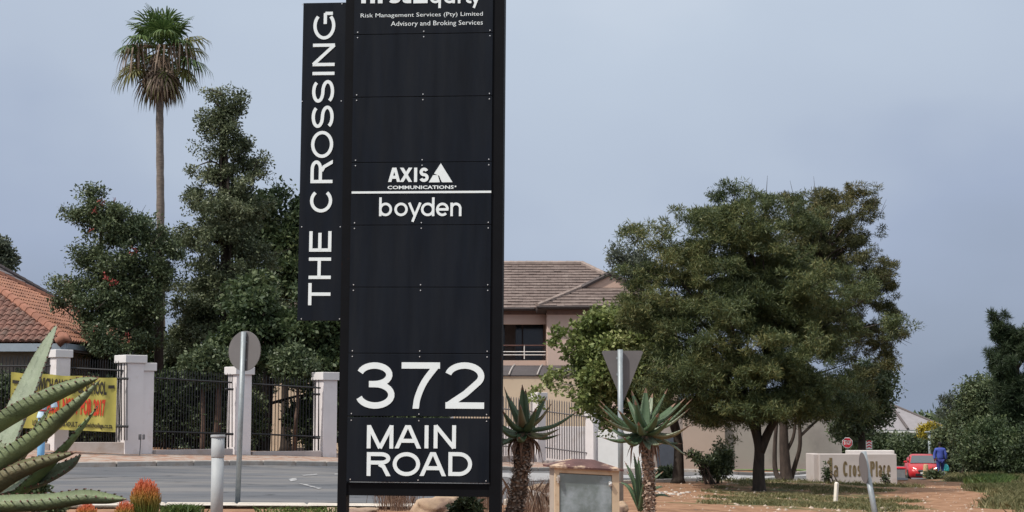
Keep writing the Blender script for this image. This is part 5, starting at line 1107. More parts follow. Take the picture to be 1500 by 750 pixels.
# spiky yucca head on a tall stem under the palm
Yu = 48.5; b = GA(232, Yu); t = thing('yucca', 'spiky bright green yucca head on a rough stem in front of the palm trunk', 'yucca', b); q = Yu / F
hd_ = P(232, 410, Yu); MB().tube(catmull([b, P(233, 500, Yu), hd_], 8), [7 * q] * 17, 9).build('trunk', bark2, t, smooth=True)
mb = MB()
for i in range(150):
    a = rr.uniform(0, 6.28); el = rr.uniform(-1.1, 1.3); d = Vector((math.cos(a) * math.cos(el), math.sin(a) * math.cos(el), math.sin(el))); L_ = rr.uniform(.4, .65); s_ = d.cross(Vector((0, 0, 1))).normalized() * .02; m_ = hd_ + d * L_ * .6; e_ = hd_ + d * L_ - Vector((0, 0, .14))
    mb.add([hd_ - s_, hd_ + s_, m_ + s_, m_ - s_, e_], [(0, 1, 2, 3), (3, 2, 4)])
mb.build('leaf_head', L_mid, t)
# ------------------------------------------------------------------ right-hand side
rt = 'bushes along the right-hand verge'
def rbush(lab, x, Y, blobs, n, per, clr, L, Wd, lm, seed, name='verge_bush', g=rt, stems=10): return bush(name, lab, x, Y, blobs, n, per, clr, L, Wd, lm, seed, group=g, stems=stems)
rbush('large rounded green bush, tallest of the bushes right of the walking person', 1450, 88, [(1440, 600, 88, 38, 42), (1480, 610, 88, 45, 50), (1424, 645, 88, 28, 30), (1440, 575, 88, 28, 20), (1460, 650, 86, 45, 35), (1412, 600, 88, 14, 16)], 420, 100, .6, .20, .08, L_dark, 71)
rbush('bright green lower bush at the right edge of the grass', 1455, 77, [(1450, 645, 77, 34, 34), (1480, 660, 76, 36, 30), (1432, 665, 76, 22, 24)], 260, 100, .45, .16, .07, L_mid, 72)
rbush('pale green shrub just right of the turquoise bag', 1405, 76, [(1428, 676, 76, 13, 17), (1436, 664, 76, 16, 20)], 150, 80, .35, .14, .05, L_cone, 73)
rbush('dark bush directly behind the walking person', 1390, 92, [(1398, 655, 92, 18, 34), (1384, 650, 92, 14, 22), (1404, 625, 92, 14, 24)], 160, 80, .5, .2, .08, L_dark, 74)
rbush('low dark scrub at the right edge of the picture', 1500, 74, [(1500, 672, 74, 30, 26), (1535, 650, 74, 40, 40)], 160, 80, .45, .16, .06, L_hedge, 75)
Yx = 95; b = GA(1402, Yx); make_tree('feathery_tree', 'thin feathery tree leaning left above the hedge, right of the far house', 'tree', b, [b, P(1412, 650, Yx), P(1408, 610, Yx), P(1396, 590, Yx)], .2, .05, [PB(1392, 588, Yx, 14, 4), PB(1405, 596, Yx, 14, 8), PB(1412, 610, Yx, 14, 16), PB(1385, 606, Yx, 8, 3), PB(1395, 625, Yx, 14, 10)], 70, 50, .4, .22, .05, L_gum, bark, 76, limbs=24, twigs=10)
Yv = 80; q = Yv / F; b = GA(1490, Yv); pine = thing('pine_tree', 'dark pine with upswept tufted branches at the right edge', 'pine tree', b)
mb = MB(); mb.tube(catmull([b, P(1490, 600, Yv), P(1488, 520, Yv), P(1490, 488, Yv)], 5), [.3 - .015 * i for i in range(16)], 8); tips = []; rr = random.Random(9)
stems = [((1488, 560), (1470, 510), (1460, 466)), ((1488, 540), (1480, 505), (1474, 488)), ((1490, 530), (1493, 505), (1491, 494)), ((1485, 580), (1462, 545), (1456, 522)), ((1488, 600), (1466, 570), (1464, 545)), ((1490, 540), (1505, 515), (1510, 480)), ((1488, 600), (1480, 570), (1476, 530)), ((1490, 610), (1505, 570), (1512, 530)), ((1488, 640), (1475, 600), (1482, 560)), ((1490, 640), (1500, 610), (1500, 560)), ((1488, 640), (1470, 620), (1470, 590)), ((1490, 650), (1510, 630), (1520, 590)), ((1490,590),(1530,560),(1540,500))]
for st in stems:
    dy = rr.uniform(-1, 1); c3 = catmull([P(*st[0], Yv), P(*st[1], Yv + dy * .7), P(*st[2], Yv + dy)], 8); mb.tube(c3, [.09 - .004 * i for i in range(len(c3))], 5); tips += c3[4:]; 
    for v in c3[4:]:
        for _ in range(2): tips.append(v + Vector((rr.uniform(-.35, .35), rr.uniform(-.35, .35), rr.uniform(-.05, .3))))
mb.build('trunk', bark, pine, smooth=True); rng = np.random.default_rng(9)
V, Fq = leafcloud(np.array([tuple(v) for v in tips]), 150, .12, .30, .022, rng, .5); V = V - np.array(b); link('needles', npmesh('needles', V, Fq, L_pine), pine)
# hedge below the far house, yellow-flowering tree, wood on the skyline
for k, (x, w, h_, Yq, top, lab) in enumerate(((1300, 20, 18, 112, 642, 'dark hedge tree left of the red car, below the far house'), (1335, 26, 20, 110, 640, 'dark hedge tree above the red car'), (1272, 20, 18, 115, 640, 'dark hedge tree behind the STOP sign'), (1238, 18, 18, 114, 642, 'dark hedge tree left of the STOP sign, behind the grey building corner'), (1365, 20, 20, 114, 642, 'dark hedge tree behind the lamp post'))):
    rbush(lab, x, Yq, [(x, top + h_, Yq, w, h_), (x + 6, top + h_ * 1.5, Yq, w, h_)], 130, 90, .7, .26, .11, L_dark if k % 2 else L_hedge, 80 + k, name='hedge_tree', g='dark hedge trees below the far house')
L_yel = leafmat('yellow_flowers', (.22, .18, .02), (.40, .31, .03), (.55, .42, .05), .2, .5)
b = GA(1372, 108); t, _ = make_tree('yellow_flowering_tree', 'small tree with yellow blossom over the grey lamp post', 'tree', b, [b, P(1374, 660, 108), P(1368, 636, 108)], .12, .05, [PB(1362, 631, 108, 15, 6), PB(1375, 636, 108, 13, 8)], 45, 60, .4, .2, .1, L_yel, bark, 90, limbs=10)
rng = np.random.default_rng(44); cs = []
for i in range(700):
    a = rng.uniform(-.36, .36); Yq = 260 + rng.random() * 60; cs.append((Yq * a, Yq, gz(Yq * a, Yq) + rng.random() * 6.0))
V, Fq = leafcloud(np.array(cs), 55, 2.6, 1.3, .7, rng); tag(link('far_wood', npmesh('far_wood', V, Fq, L_dark)), 'far-off belt of trees on the skyline', kind='stuff')
# ------------------------------------------------------------------ ground cover
def tufts(name, label, pts, per, h, w, m, seed, lean=.5):
    rng = np.random.default_rng(seed); c = np.repeat(np.array(pts), per, 0); n = len(c); c[:, 0] += rng.normal(size=n) * .07; c[:, 1] += rng.normal(size=n) * .07
    hh = h * (.5 + .9 * rng.random(n)); d = rng.normal(size=(n, 2)) * lean * hh[:, None]; a = rng.random(n) * 3.14; s = np.stack([np.cos(a), np.sin(a), np.zeros(n)], 1) * w / 2
    mid = c + np.stack([d[:, 0] * .35, d[:, 1] * .35, hh * .6], 1); tip = c + np.stack([d[:, 0], d[:, 1], hh], 1)
    V = np.stack([c - s, c + s, mid + s * .7, tip, mid - s * .7], 1).reshape(-1, 3); Fq = np.arange(n * 5).reshape(-1, 5); return tag(link(name, npmesh(name, V, Fq, m)), label, kind='stuff')
def scatter(n, fn, seed):
    rng = np.random.default_rng(seed); out = []
    while len(out) < n:
        px, Y = fn(rng); x = (px - 750) / F * Y; out.append((x, Y))
    out = np.array(out); return np.column_stack([out, GZ(out[:, 0], out[:, 1])])
pt_ = scatter(9000, lambda r: (r.uniform(1025, 1345), 29 + 27 * r.random()), 1); pr_ = grass_at(pt_[:, 0], pt_[:, 1]); nz_ = np.sin(pt_[:, 0] * 1.7 + np.sin(pt_[:, 1] * .9) * 2) + np.sin(pt_[:, 1] * 1.1 + pt_[:, 0] * .6); keep = (pr_ > .4) & (nz_ > .0); tufts('lawn_grass', 'thin grass growing in patches on the island', pt_[keep], 5, .07, .018, L_grass, 2, .7)
pt_ = scatter(9000, lambda r: (r.uniform(1380, 1620), 31 + 44 * r.random() ** .8), 3); pr_ = grass_at(pt_[:, 0], pt_[:, 1]); tufts('verge_grass_blades', 'long dry grass on the right-hand verge', pt_[pr_ > .5], 8, .17, .016, L_grass, 4, .6)
pt_ = scatter(500, lambda r: (1447 + r.normal() * 14, 62 + r.normal() * 2), 5); tufts('green_grass_patch', 'patch of fresh green grass on the verge', pt_, 8, .3, .03, L_grassg, 6, .5)
pt_ = scatter(900, lambda r: (r.uniform(1385, 1460), 66 + r.random() * 12), 7); tufts('crest_grass', 'tall grass where the verge meets the road', pt_, 7, .26, .025, L_grass, 8, .5)
pt_ = scatter(260, lambda r: (r.uniform(1000, 1345), 52.5 + r.random() * 4), 9); tufts('edge_grass', 'grass tufts along the back edge of the island', pt_, 8, .14, .025, L_grass, 10, .6)
pt_ = scatter(400, lambda r: (r.choice([575, 590, 700, 712, 765, 780, 800, 812]) + r.normal() * 9, 22.5 + r.random() * 3), 11); tufts('dry_stalks', 'dry reddish stalks between the boulders', pt_, 4, .38, .008, L_dry, 12, .35)
pt_ = scatter(700, lambda r: (r.uniform(380, 500), 21.2 + r.random() * .7), 13); tufts('bed_plants', 'low green ground cover along the near kerb', pt_[:70], 4, .07, .016, L_grassg, 14, .8)
pt_ = scatter(300, lambda r: (270 + r.normal() * 9, 21.4 + r.random() * .5), 15); tufts('bed_plants', 'small green clump at the near kerb', pt_[:160], 6, .085, .018, L_grassg, 16, .8)
# loose pale stones and litter on the soil
pm = mat('pebble', (.40, .32, .26), .9, var=.3, scale=9); rng = np.random.default_rng(17); mb = MB()
for _ in range(900):
    px = rng.uniform(940, 1440); Y_ = 27 + 40 * rng.random(); x = (px - 750) / F * Y_; s_ = .015 + .04 * rng.random() ** 3; z = gz(x, Y_); mb.add([(x + s_, Y_, z), (x, Y_ + s_, z), (x - s_, Y_, z), (x, Y_ - s_, z), (x + s_ * .2, Y_, z + s_ * .8)], [(0, 1, 4), (1, 2, 4), (2, 3, 4), (3, 0, 4)])
mb.build('loose_stones', pm, kind='stuff', label='loose stones scattered on the bare soil')
mb = MB()
for (x, y) in ((962, 721), (968, 722.5), (975, 721.5), (982, 724), (990, 722), (985, 725), (1000, 723), (1008, 722), (970, 725), (995, 725)): g_ = G(x, y); mb.box((g_.x, g_.y, g_.z + .02), (.09 + .06 * random.random(), .07, .03), rz=random.random() * 3)
mb.build('pale_litter', mat('litter_white', (.66, .62, .56), .8), kind='stuff', label='pale scraps lying on the soil under the tree')
# ------------------------------------------------------------------ aloes
aloe_top = mat('aloe_skin', (.065, .11, .055), .5, var=.18, scale=7, col2=(.20, .16, .10), c2=(.62, .8), spec=.45, bump=.08, bscale=30); aloe_dry = mat('aloe_dry', (.22, .14, .10), .85, var=.3, scale=8); toothm = mat('aloe_teeth', (.11, .04, .03), .6)
aloe_big = mat('big_aloe_skin', (.14, .175, .09), .5, var=.2, scale=9, col2=(.24, .28, .13), c2=(.5, .72), spec=.4, bump=.35, bscale=55); aloe_face = mat('aloe_grey_face', (.185, .22, .15), .55, var=.13, scale=12, spec=.4, bump=.35, bscale=60); aloe_brown = mat('aloe_brownish', (.15, .145, .075), .55, var=.2, scale=9, col2=(.20, .13, .08), c2=(.5, .7), bump=.3, bscale=60)
def aloe_leaf(parent, pts, w, m, nrm, th=.22, chan=.18, teeth=True, tsp=.05, tsz=.012, name='leaf', prof=None, nseg=8, tipm=None):
    """fleshy tapering leaf along pts; nrm = direction its upper face looks; w = width at the widest"""
    c = catmull(pts, nseg); n = len(c); mb = MB(); vs = []; eL = []; eR = []; nrm = Vector(nrm).normalized()
    for i, p in enumerate(c):
        s = i / (n - 1); d = (c[min(i + 1, n - 1)] - c[max(i - 1, 0)]).normalized(); sd = d.cross(nrm).normalized(); up_ = sd.cross(d).normalized()
        ww = w * (prof(s) if prof else ((.86 + .14 * math.sin(min(1, s / .3) * math.pi / 2)) * (1 - s ** 1.9) ** .9 + .012)) / 2
        t_ = ww * 2 * th; e_ = ww * 2 * .06
        ring = [p - sd * ww + up_ * e_ * 2, p - sd * ww * .5 - up_ * ww * chan * 1.1, p - up_ * ww * chan * 1.6, p + sd * ww * .5 - up_ * ww * chan * 1.1, p + sd * ww + up_ * e_ * 2, p + sd * ww * .72 - up_ * t_ * .75, p + sd * ww * .3 - up_ * t_ * 1.25, p - sd * ww * .3 - up_ * t_ * 1.25, p - sd * ww * .72 - up_ * t_ * .75]
        vs += ring; eL.append(ring[0]); eR.append(ring[4])
    fs = [(i * 9 + k, i * 9 + (k + 1) % 9, (i + 1) * 9 + (k + 1) % 9, (i + 1) * 9 + k) for i in range(n - 1) for k in range(9)]; fs.append(tuple(range(8, -1, -1))); fs.append(tuple((n - 1) * 9 + k for k in range(9)))
    mb.add(vs, fs); nt_ = 2 if nseg < 9 else 1
    for k_ in range(len(mb.m)):
        if k_ >= (n - 1 - nt_) * 9 and name == 'leaf': mb.m[k_] = 1
    lf = mb.build(name, [m, aloe_dry], parent, smooth=True)
    if teeth:
        tb = MB()
        for E_, sg in ((eL, -1), (eR, 1)):
            acc = 0
            for i in range(len(E_) - 1):
                a, b_ = E_[i], E_[i + 1]; L_ = (b_ - a).length; d = (b_ - a).normalized(); sd = d.cross(nrm).normalized() * sg
                while acc < L_:
                    p = a + d * acc; h = tsz * random.uniform(.7, 1.2); r_ = h * .45; u_ = sd.cross(d) * r_
                    tb.add([p - d * r_, p + u_, p + d * r_, p - u_, p + sd * h + d * h * .5], [(0, 1, 4), (1, 2, 4), (2, 3, 4), (3, 0, 4)]); acc += tsp * random.uniform(.8, 1.2)
                acc -= L_
        if tb.v: tb.build('teeth', toothm, lf, kind='stuff')
    return lf
def aloe_tree(name, label, px0, pxh, yh, Y, trunk_w, leaves, seed, dead=14):
    q = Y / F; hd = P(pxh, yh, Y); b = GA(px0, Y); rr = random.Random(seed); t = thing(name, label, 'aloe', b)
    pts = catmull([b, b.lerp(hd, .5) + Vector((.03, 0, 0)), hd], 8); r = trunk_w * q / 2
    MB().tube(pts, [r * (.85 + .1 * math.sin(i * 1.3)) for i in range(len(pts))], 12).build('trunk', mat('aloe_trunk', (.12, .085, .065), .95, var=.35, scale=14, bump=.8, bscale=25), t)
    mb = MB(); nrow = int((hd - b).length / .022)
    for i in range(nrow):
        s = i / nrow; c_ = pts[min(len(pts) - 1, int(s * (len(pts) - 1)))].lerp(pts[min(len(pts) - 1, int(s * (len(pts) - 1)) + 1)], (s * (len(pts) - 1)) % 1)
        for k in range(11):
            a = 6.28 * (k + .5 * (i % 2)) / 11 + rr.uniform(-.25, .25); o = Vector((math.cos(a), math.sin(a), 0)); sd = Vector((-o.y, o.x, 0)) * .022 * rr.uniform(.6, 1.3); p = c_ + o * r * .86
            e_ = p + o * r * rr.uniform(.12, .5) + Vector((0, 0, rr.uniform(-.045, .02)))
            mb.add([p - sd - Vector((0, 0, .01)), p + sd - Vector((0, 0, .01)), e_ + sd * .6, e_ - sd * .6, p - sd * 1.1 - Vector((0, 0, .03)), p + sd * 1.1 - Vector((0, 0, .03))], [(0, 1, 2, 3), (3, 2, 5, 4)])
    o_ = mb.build('leaf_bases', mat('leaf_base_tan', (.30, .22, .17), .9, var=.45, scale=26, detail=2), t); o_['kind'] = 'stuff'
    for i in range(dead):
        a = rr.uniform(0, 6.28); o = Vector((math.cos(a), math.sin(a) * .8, 0)); s0 = hd + o * r * .7 - Vector((0, 0, .05)); l = rr.uniform(.22, .42)
        aloe_leaf(t, [s0, s0 + o * .12 - Vector((0, 0, .12)), s0 + o * (.10 + .08 * rr.random()) - Vector((0, 0, l))], .05, aloe_dry, o + Vector((0, 0, .2)), th=.15, teeth=False, name='dead_leaf', nseg=4)
    for (tx, ty, dy, w, bow, m) in leaves:
        tipp = P(tx, ty, Y + dy); d = (tipp - hd); side = Vector((d.x, d.y, 0)); s0 = hd + d.normalized() * r * .5 + Vector((0, 0, rr.uniform(-.03, .03))); mid = s0.lerp(tipp, .5) + Vector((0, 0, -bow)) ; 
        n_ = Vector((-d.x * .75, -d.y * .75 - .12, abs(Vector((d.x, d.y)).length) + .15))
        aloe_leaf(t, [s0, mid, tipp], w * 1.2, m, n_, th=.2, chan=.28, tsp=.045, tsz=.009)
    return t
A_, D_ = aloe_top, aloe_dry
aloe_pale = mat('aloe_pale', (.21, .25, .17), .5, var=.15, scale=7, spec=.45)
aloe_tree('aloe_tree', 'aloe on a shaggy leaning trunk partly hidden behind the sign tower', 752, 767, 634, 21.3, 27, [
  (738, 566, -.05, .12, .03, A_), (765, 563, .0, .12, .0, A_), (770, 570, .2, .12, .0, A_), (801, 580, .1, .12, .04, A_), (809, 590, -.1, .13, .05, aloe_brown), (850, 600, .0, .12, .07, A_), (822, 636, -.25, .11, .05, A_), (820, 628, .1, .11, .05, aloe_brown), (735, 600, -.35, .13, .06, A_), (730, 625, -.3, .13, .06, A_), (728, 640, .1, .12, .07, A_), (722, 612, .3, .12, .06, A_),
  (775, 600, .55, .12, .0, A_), (800, 640, -.42, .11, .04, aloe_brown), (760, 640, -.5, .12, .08, A_), (745, 580, .4, .12, .02, A_), (790, 605, .5, .12, .05, A_), (780, 642, .45, .12, .1, A_), (762, 592, -.35, .12, .06, aloe_brown), (786, 596, -.4, .12, .06, A_), (715, 655, -.1, .1, .03, A_)], 5)
aloe_tree('aloe_tree', 'full aloe rosette on a pale shaggy trunk right of the utility cabinet', 949, 944, 634, 19.6, 17, [
  (946, 568, .1, .12, .0, A_), (925, 572, .15, .11, .0, A_), (978, 569, -.05, .12, .02, A_), (956, 576, .3, .1, .0, aloe_pale), (1004, 583, .1, .11, .04, A_), (1014, 584, -.1, .11, .06, A_), (1012, 597, -.2, .1, .06, aloe_pale), (878, 586, .0, .12, .05, A_), (876, 592, .2, .1, .05, A_), (883, 601, -.2, .11, .05, A_), (883, 611, -.3, .11, .05, aloe_pale), (881, 641, -.1, .11, .06, A_), (1013, 622, -.1, .11, .08, aloe_brown), (1005, 627, -.25, .1, .06, aloe_pale),
  (985, 609, -.45, .11, .06, A_), (905, 600, -.45, .12, .04, A_), (930, 585, -.35, .12, .05, A_), (965, 605, -.5, .12, .05, A_), (918, 582, .4, .11, .0, A_), (990, 590, .4, .11, .02, A_), (935, 618, -.6, .11, .07, A_), (1000, 650, .1, .1, .03, A_), (970, 650, -.35, .1, .05, aloe_pale), (952, 660, -.32, .09, .02, aloe_pale), (912, 640, -.4, .11, .1, A_), (890, 625, .35, .11, .08, A_), (922, 655, .0, .09, .03, A_), (1010, 672, .05, .08, -.04, aloe_pale)], 6)
b = GA(944, 20.3); t = thing('aloe_rosette', 'low aloe rosette squeezed between the utility cabinet and the right aloe trunk', 'aloe', b)
for (x, y, dy) in ((928, 662, 0), (935, 668, .1), (958, 676, -.2), (915, 676, .2), (972, 690, .1), (950, 700, -.4), (905, 705, .3), (975, 712, .2), (918, 690, .3), (985, 728, -.3), (964, 690, .3)):
    s0 = P(938, 748, 20.3 + dy * .1); e_ = P(x, y, 20.3 + dy); d = e_ - s0; aloe_leaf(t, [s0, s0.lerp(e_, .5) + Vector((0, 0, .10)), e_ ], .075, A_, (-d.x, -d.y - .3, .5), tsp=.04, tsz=.01)
# the great aloe in the left foreground
b = Vector((P(-60, 700, 7).x, 7.0, 0)); b.z = gz(b.x, b.y); big = thing('great_aloe', 'huge toothed aloe whose leaves sweep in from the left foreground', 'aloe', b)
def BL(pts, wpx, m, nrm, th=.3, chan=.2, prof=None): aloe_leaf(big, [P(x, y, Y) for x, y, Y in pts], wpx * 7 / F, m, nrm, th, chan, tsp=.032, tsz=.010, prof=prof, nseg=10)
BL([(-40, 735, 7.0), (5, 650, 7.2), (36, 580, 7.4), (64, 515, 7.6), (84, 474, 7.75)], 50, aloe_face, (-.35, -1, .5), .2, .12, prof=lambda s: (1 - s ** 2.2) ** .85 * (1 - .12 * s) + .02)
BL([(-80, 660, 6.7), (0, 608, 6.6), (60, 578, 6.5), (110, 560, 6.45), (144, 554, 6.4)], 40, aloe_big, (-.3, -.25, 1), .42, .2, prof=lambda s: (1 - s ** 2.6) ** .9 + .02)
BL([(-90, 735, 6.6), (0, 668, 6.5), (60, 628, 6.4), (110, 588, 6.3), (147, 556, 6.3)], 36, aloe_big, (-.45, -.1, 1), .45, .2, prof=lambda s: (1 - s ** 2.0) ** .9 + .02)
BL([(-20, 760, 6.8), (50, 695, 6.7), (100, 645, 6.6), (144, 594, 6.6)], 26, mat('aloe_light_leaf', (.17, .24, .10), .5, var=.2, scale=9, bump=.35, bscale=55), (-.5, -.3, 1), .42, .2, prof=lambda s: (1 - s ** 1.8) ** .9 + .03)
BL([(-70, 745, 6.5), (0, 695, 6.4), (50, 675, 6.35), (112, 662, 6.3)], 38, aloe_brown, (-.3, -.2, 1), .45, .2, prof=lambda s: (1 - s ** 2.2) ** .9 + .03)
BL([(-60, 730, 6.9), (10, 712, 6.8), (60, 700, 6.7), (100, 682, 6.65), (119, 666, 6.6)], 34, aloe_face, (-.25, -.8, .75), .3, .25, prof=lambda s: (1 - s ** 2.2) ** .9 + .03)
BL([(-80, 738, 6.2), (0, 733, 6.1), (60, 731, 6.05), (120, 724, 6.0), (160, 728, 6.0), (186, 731, 6.0)], 24, aloe_big, (.05, -.35, 1), .5, .2, prof=lambda s: (1 - s ** 3.0) ** .9 + .03)
BL([(-70, 640, 7.3), (-20, 660, 7.2), (15, 672, 7.15), (40, 650, 7.1), (75, 595, 7.05)], 44, aloe_big, (-.3, -.9, .4), .3, .2)
BL([(-80, 760, 6.8), (-20, 790, 6.6), (30, 820, 6.4)], 40, aloe_big, (0, -.2, 1), .4)
mb = MB(); c_ = P(-75, 735, 6.9); mb.tube([b, c_ + Vector((0, 0, .1))], [.16, .14], 12); mb.build('stem', bark2, big, smooth=True)
bush('bed_shrub', 'small blue-green shrub under the leaves of the great aloe', 55, 19.5, [(57, 716, 19.5, 10, 9), (40, 720, 19.5, 12, 6)], 40, 40, .07, .06, .03, L_mid, 95)
bush('bed_shrub', 'leafy green shrub low between the legs of the sign', 688, 20.8, [(684, 738, 20.8, 9, 14), (692, 745, 20.8, 10, 12), (668, 745, 20.8, 8, 8)], 45, 22, .07, .08, .04, L_dark, 96)
bush('bed_shrub', 'low dark shrub below the lowest leaf of the great aloe', 78, 17, [(80, 742, 17, 14, 9)], 40, 50, .07, .06, .02, L_dark, 97)
# orange-tipped pencil plants
def pencil_mat():
    m = bpy.data.materials.new('pencil_stems'); m.use_nodes = True; nt = m.node_tree; L = nt.links.new; b = nt.nodes['Principled BSDF']; b.inputs['Roughness'].default_value = .5
    a = nt.nodes.new('ShaderNodeAttribute'); a.attribute_name = 'tipness'; r = nt.nodes.new('ShaderNodeValToRGB'); L(a.outputs['Fac'], r.inputs[0]); e = r.color_ramp.elements
    e[0].position = .1; e[0].color = (.09, .13, .025, 1); e[1].position = 1; e[1].color = (.60, .16, .10, 1); q = r.color_ramp.elements.new(.45); q.color = (.36, .22, .05, 1); q = r.color_ramp.elements.new(.7); q.color = (.55, .17, .06, 1); L(r.outputs[0], b.inputs['Base Color']); return m
pm_ = pencil_mat()
def pencil(px, ytop, Y, wpx, label, seed, n=420):
    b = GA(px, Y); q = Y / F; top = P(px, ytop, Y).z; R = wpx * q / 2; h = top - b.z; rr = random.Random(seed); t = thing('pencil_plant', label, 'shrub', b, group='orange-tipped pencil plants in the bed'); mb = MB(); tipn = []
    for _ in range(n):
        a = rr.uniform(0, 6.28); ro = R * math.sqrt(rr.random()); dome = math.sqrt(max(0, 1 - (ro / R) ** 2 * .8)); z1 = h * (.35 + .65 * dome) * rr.uniform(.76, 1.04); l = rr.uniform(.07, .15)
        e_ = Vector((ro * math.cos(a), ro * math.sin(a), z1)); d = Vector((math.cos(a) * ro / R * .5 + rr.uniform(-.5, .5), math.sin(a) * ro / R * .5 + rr.uniform(-.5, .5), 1)).normalized(); s0 = e_ - d * l
        base_ = Vector((s0.x * .5, s0.y * .5, max(0, s0.z - .3))); k0 = len(mb.v); mb.tube([base_, s0, e_], [.0045, .004, .0028], 4); tipn += [max(0, (z / h - .45) * .6) for z in (base_.z,) for _ in range(4)] + [max(.0, min(1, (s0.z / h - .35) * 1.3))] * 4 + [max(.2, min(1, (e_.z / h - .3) * 1.6))] * 4
    o = mb.build('stems', pm_, t, world=False); at = o.data.attributes.new('tipness', 'FLOAT', 'POINT')
    if len(at.data) == len(tipn): at.data.foreach_set('value', tipn)
pencil(216, 700, 19.0, 46, 'tallest orange-tipped pencil plant, right of the great aloe leaves', 1, 700); pencil(186, 732, 18.8, 30, 'low orange-red pencil plant at the left foot of the tallest one', 2, 260); pencil(131, 735, 18.6, 34, 'low orange-red pencil plant under the tip of the lowest aloe leaf', 3, 300)
# ------------------------------------------------------------------ red car
carred = mat('car_red', (.42, .008, .012), .35, var=.04, spec=.6); blackp = mat('black_plastic', (.015, .015, .016), .5); tyre = mat('tyre', (.02, .02, .02), .9); chrome = mat('chrome', (.65, .65, .66), .2, .9); lampm = mat('headlight', (.85, .85, .82), .1, spec=.8, emit=((1, .97, .9), 8))
Yk = 88.5; cb = GA(1349, Yk); car = thing('red_car', 'red hatchback with lit headlights coming up the side road', 'car', cb, (0, 0, rad(-10)))
# stations along the car, front at -y: (y, half width, sill z, shoulder z, shoulder half width)
car.scale = (1, 1, .93)
st = [(-2.02, .60, .30, .52, .55), (-1.95, .74, .22, .66, .70), (-1.7, .82, .18, .80, .78), (-1.2, .86, .17, .92, .82), (-.7, .87, .17, 1.0, .84), (.2, .87, .17, 1.02, .84), (1.2, .87, .18, 1.03, .83), (1.75, .84, .22, 1.0, .79), (1.98, .76, .32, .92, .72)]
def loft(secs):
    mb = MB(); vs = []; n = len(secs[0])
    for s in secs: vs += s
    fs = [(i * n + k, i * n + (k + 1) % n, (i + 1) * n + (k + 1) % n, (i + 1) * n + k) for i in range(len(secs) - 1) for k in range(n)]; fs += [tuple(range(n - 1, -1, -1)), tuple((len(secs) - 1) * n + k for k in range(n))]
    return mb.add(vs, fs)
def carsec(y, hw, z0, z1, hs):
    m = (z0 + z1) / 2; half = [(hw * .9, z0), (hw, z0 + .12), (hw * 1.01, m), (hs, z1 - .04), (hs * .9, z1), (hs * .4, z1 + .035)]
    return [(x, y, z) for x, z in half] + [(-x, y, z) for x, z in half[::-1]]
body = loft([carsec(*s) for s in st]).build('body', carred, car, smooth=True, world=False)
cab = [(-1.0, .70, .98, .62), (-.45, .76, 1.28, .62), (-.15, .76, 1.42, .58), (.5, .77, 1.475, .57), (1.2, .76, 1.44, .56), (1.75, .72, 1.2, .60), (1.9, .68, .98, .62)]
def cabsec(y, hw, z, hr): return [(x, y, zz) for x, zz in [(hw, .96), (hw * .98, max(.97, z * .5 + .48)), (hr, z - .03 if z > 1 else .975), (hr * .85, z), (-hr * .85, z), (-hr, z - .03 if z > 1 else .975), (-hw * .98, max(.97, z * .5 + .48)), (-hw, .96)]]
loft([cabsec(*s) for s in cab]).build('cabin', carred, car, smooth=True, world=False)
glassm = mat('car_glass', (.05, .06, .07), .08, var=.05, spec=.8)
ws = MB(); lo, hi = (-1.02, .70, .985), (-.18, .56, 1.405); ws.add([(-lo[1], lo[0] - .02, lo[2] + .01), (lo[1], lo[0] - .02, lo[2] + .01), (hi[1], hi[0] - .05, hi[2]), (-hi[1], hi[0] - .05, hi[2])], [(0, 1, 2, 3)]); ws.add([(-lo[1], lo[0] + .05, lo[2]), (lo[1], lo[0] + .05, lo[2]), (hi[1], hi[0] + .03, hi[2] - .02), (-hi[1], hi[0] + .03, hi[2] - .02)], [(0, 1, 2, 3)]); ws.build('windscreen', glassm, car, world=False)
for s in (-1, 1):
    MB().add([(s * .775, -.75, 1.02), (s * .785, 1.5, 1.04), (s * .66, 1.2, 1.36), (s * .66, -.1, 1.36)], [(0, 1, 2, 3)]).build('side_window', glassm, car, world=False)
    hl = MB().add([(s * .42, -1.99, .60), (s * .70, -1.86, .60), (s * .76, -1.66, .74), (s * .60, -1.80, .76), (s * .46, -1.93, .70)], [(0, 1, 2, 3, 4)]).add([(s * .42, -1.93, .60), (s * .70, -1.80, .60), (s * .76, -1.60, .74), (s * .60, -1.74, .76), (s * .46, -1.87, .70)], [(0, 1, 2, 3, 4)]); hl.build('headlight', lampm, car, world=False)
    MB().box((s * .93, -.78, 1.05), (.2, .12, .13), bev=.04).build('mirror', carred, car, world=False)
    MB().tube([(s * .55, -2.0, .38), (s * .55, -1.93, .38)], .06, 10).build('fog_lamp', blackp, car, world=False)
    for y in (-1.3, 1.25):
        w = MB().tube([(s * .70, y, .31), (s * .90, y, .31)], .31, 20).build('wheel', tyre, car, world=False); MB().tube([(s * .89, y, .31), (s * .91, y, .31)], .19, 14).build('rim', chrome, w, world=False)
MB().box((0, -2.03, .58), (.72, .05, .13), bev=.02).build('grille', blackp, car, world=False); MB().box((0, -2.06, .60), (.74, .02, .025)).build('chrome_bar', chrome, car, world=False)
MB().box((0, -2.02, .36), (1.0, .05, .16), bev=.02).build('lower_intake', blackp, car, world=False); MB().box((0, -2.055, .46), (.50, .02, .11), bev=.003).build('number_plate', mat('plate_white', (.62, .62, .58), .5), car, world=False)
MB().box((0, -1.05, .995), (.9, .03, .02)).build('wiper', blackp, car, world=False)
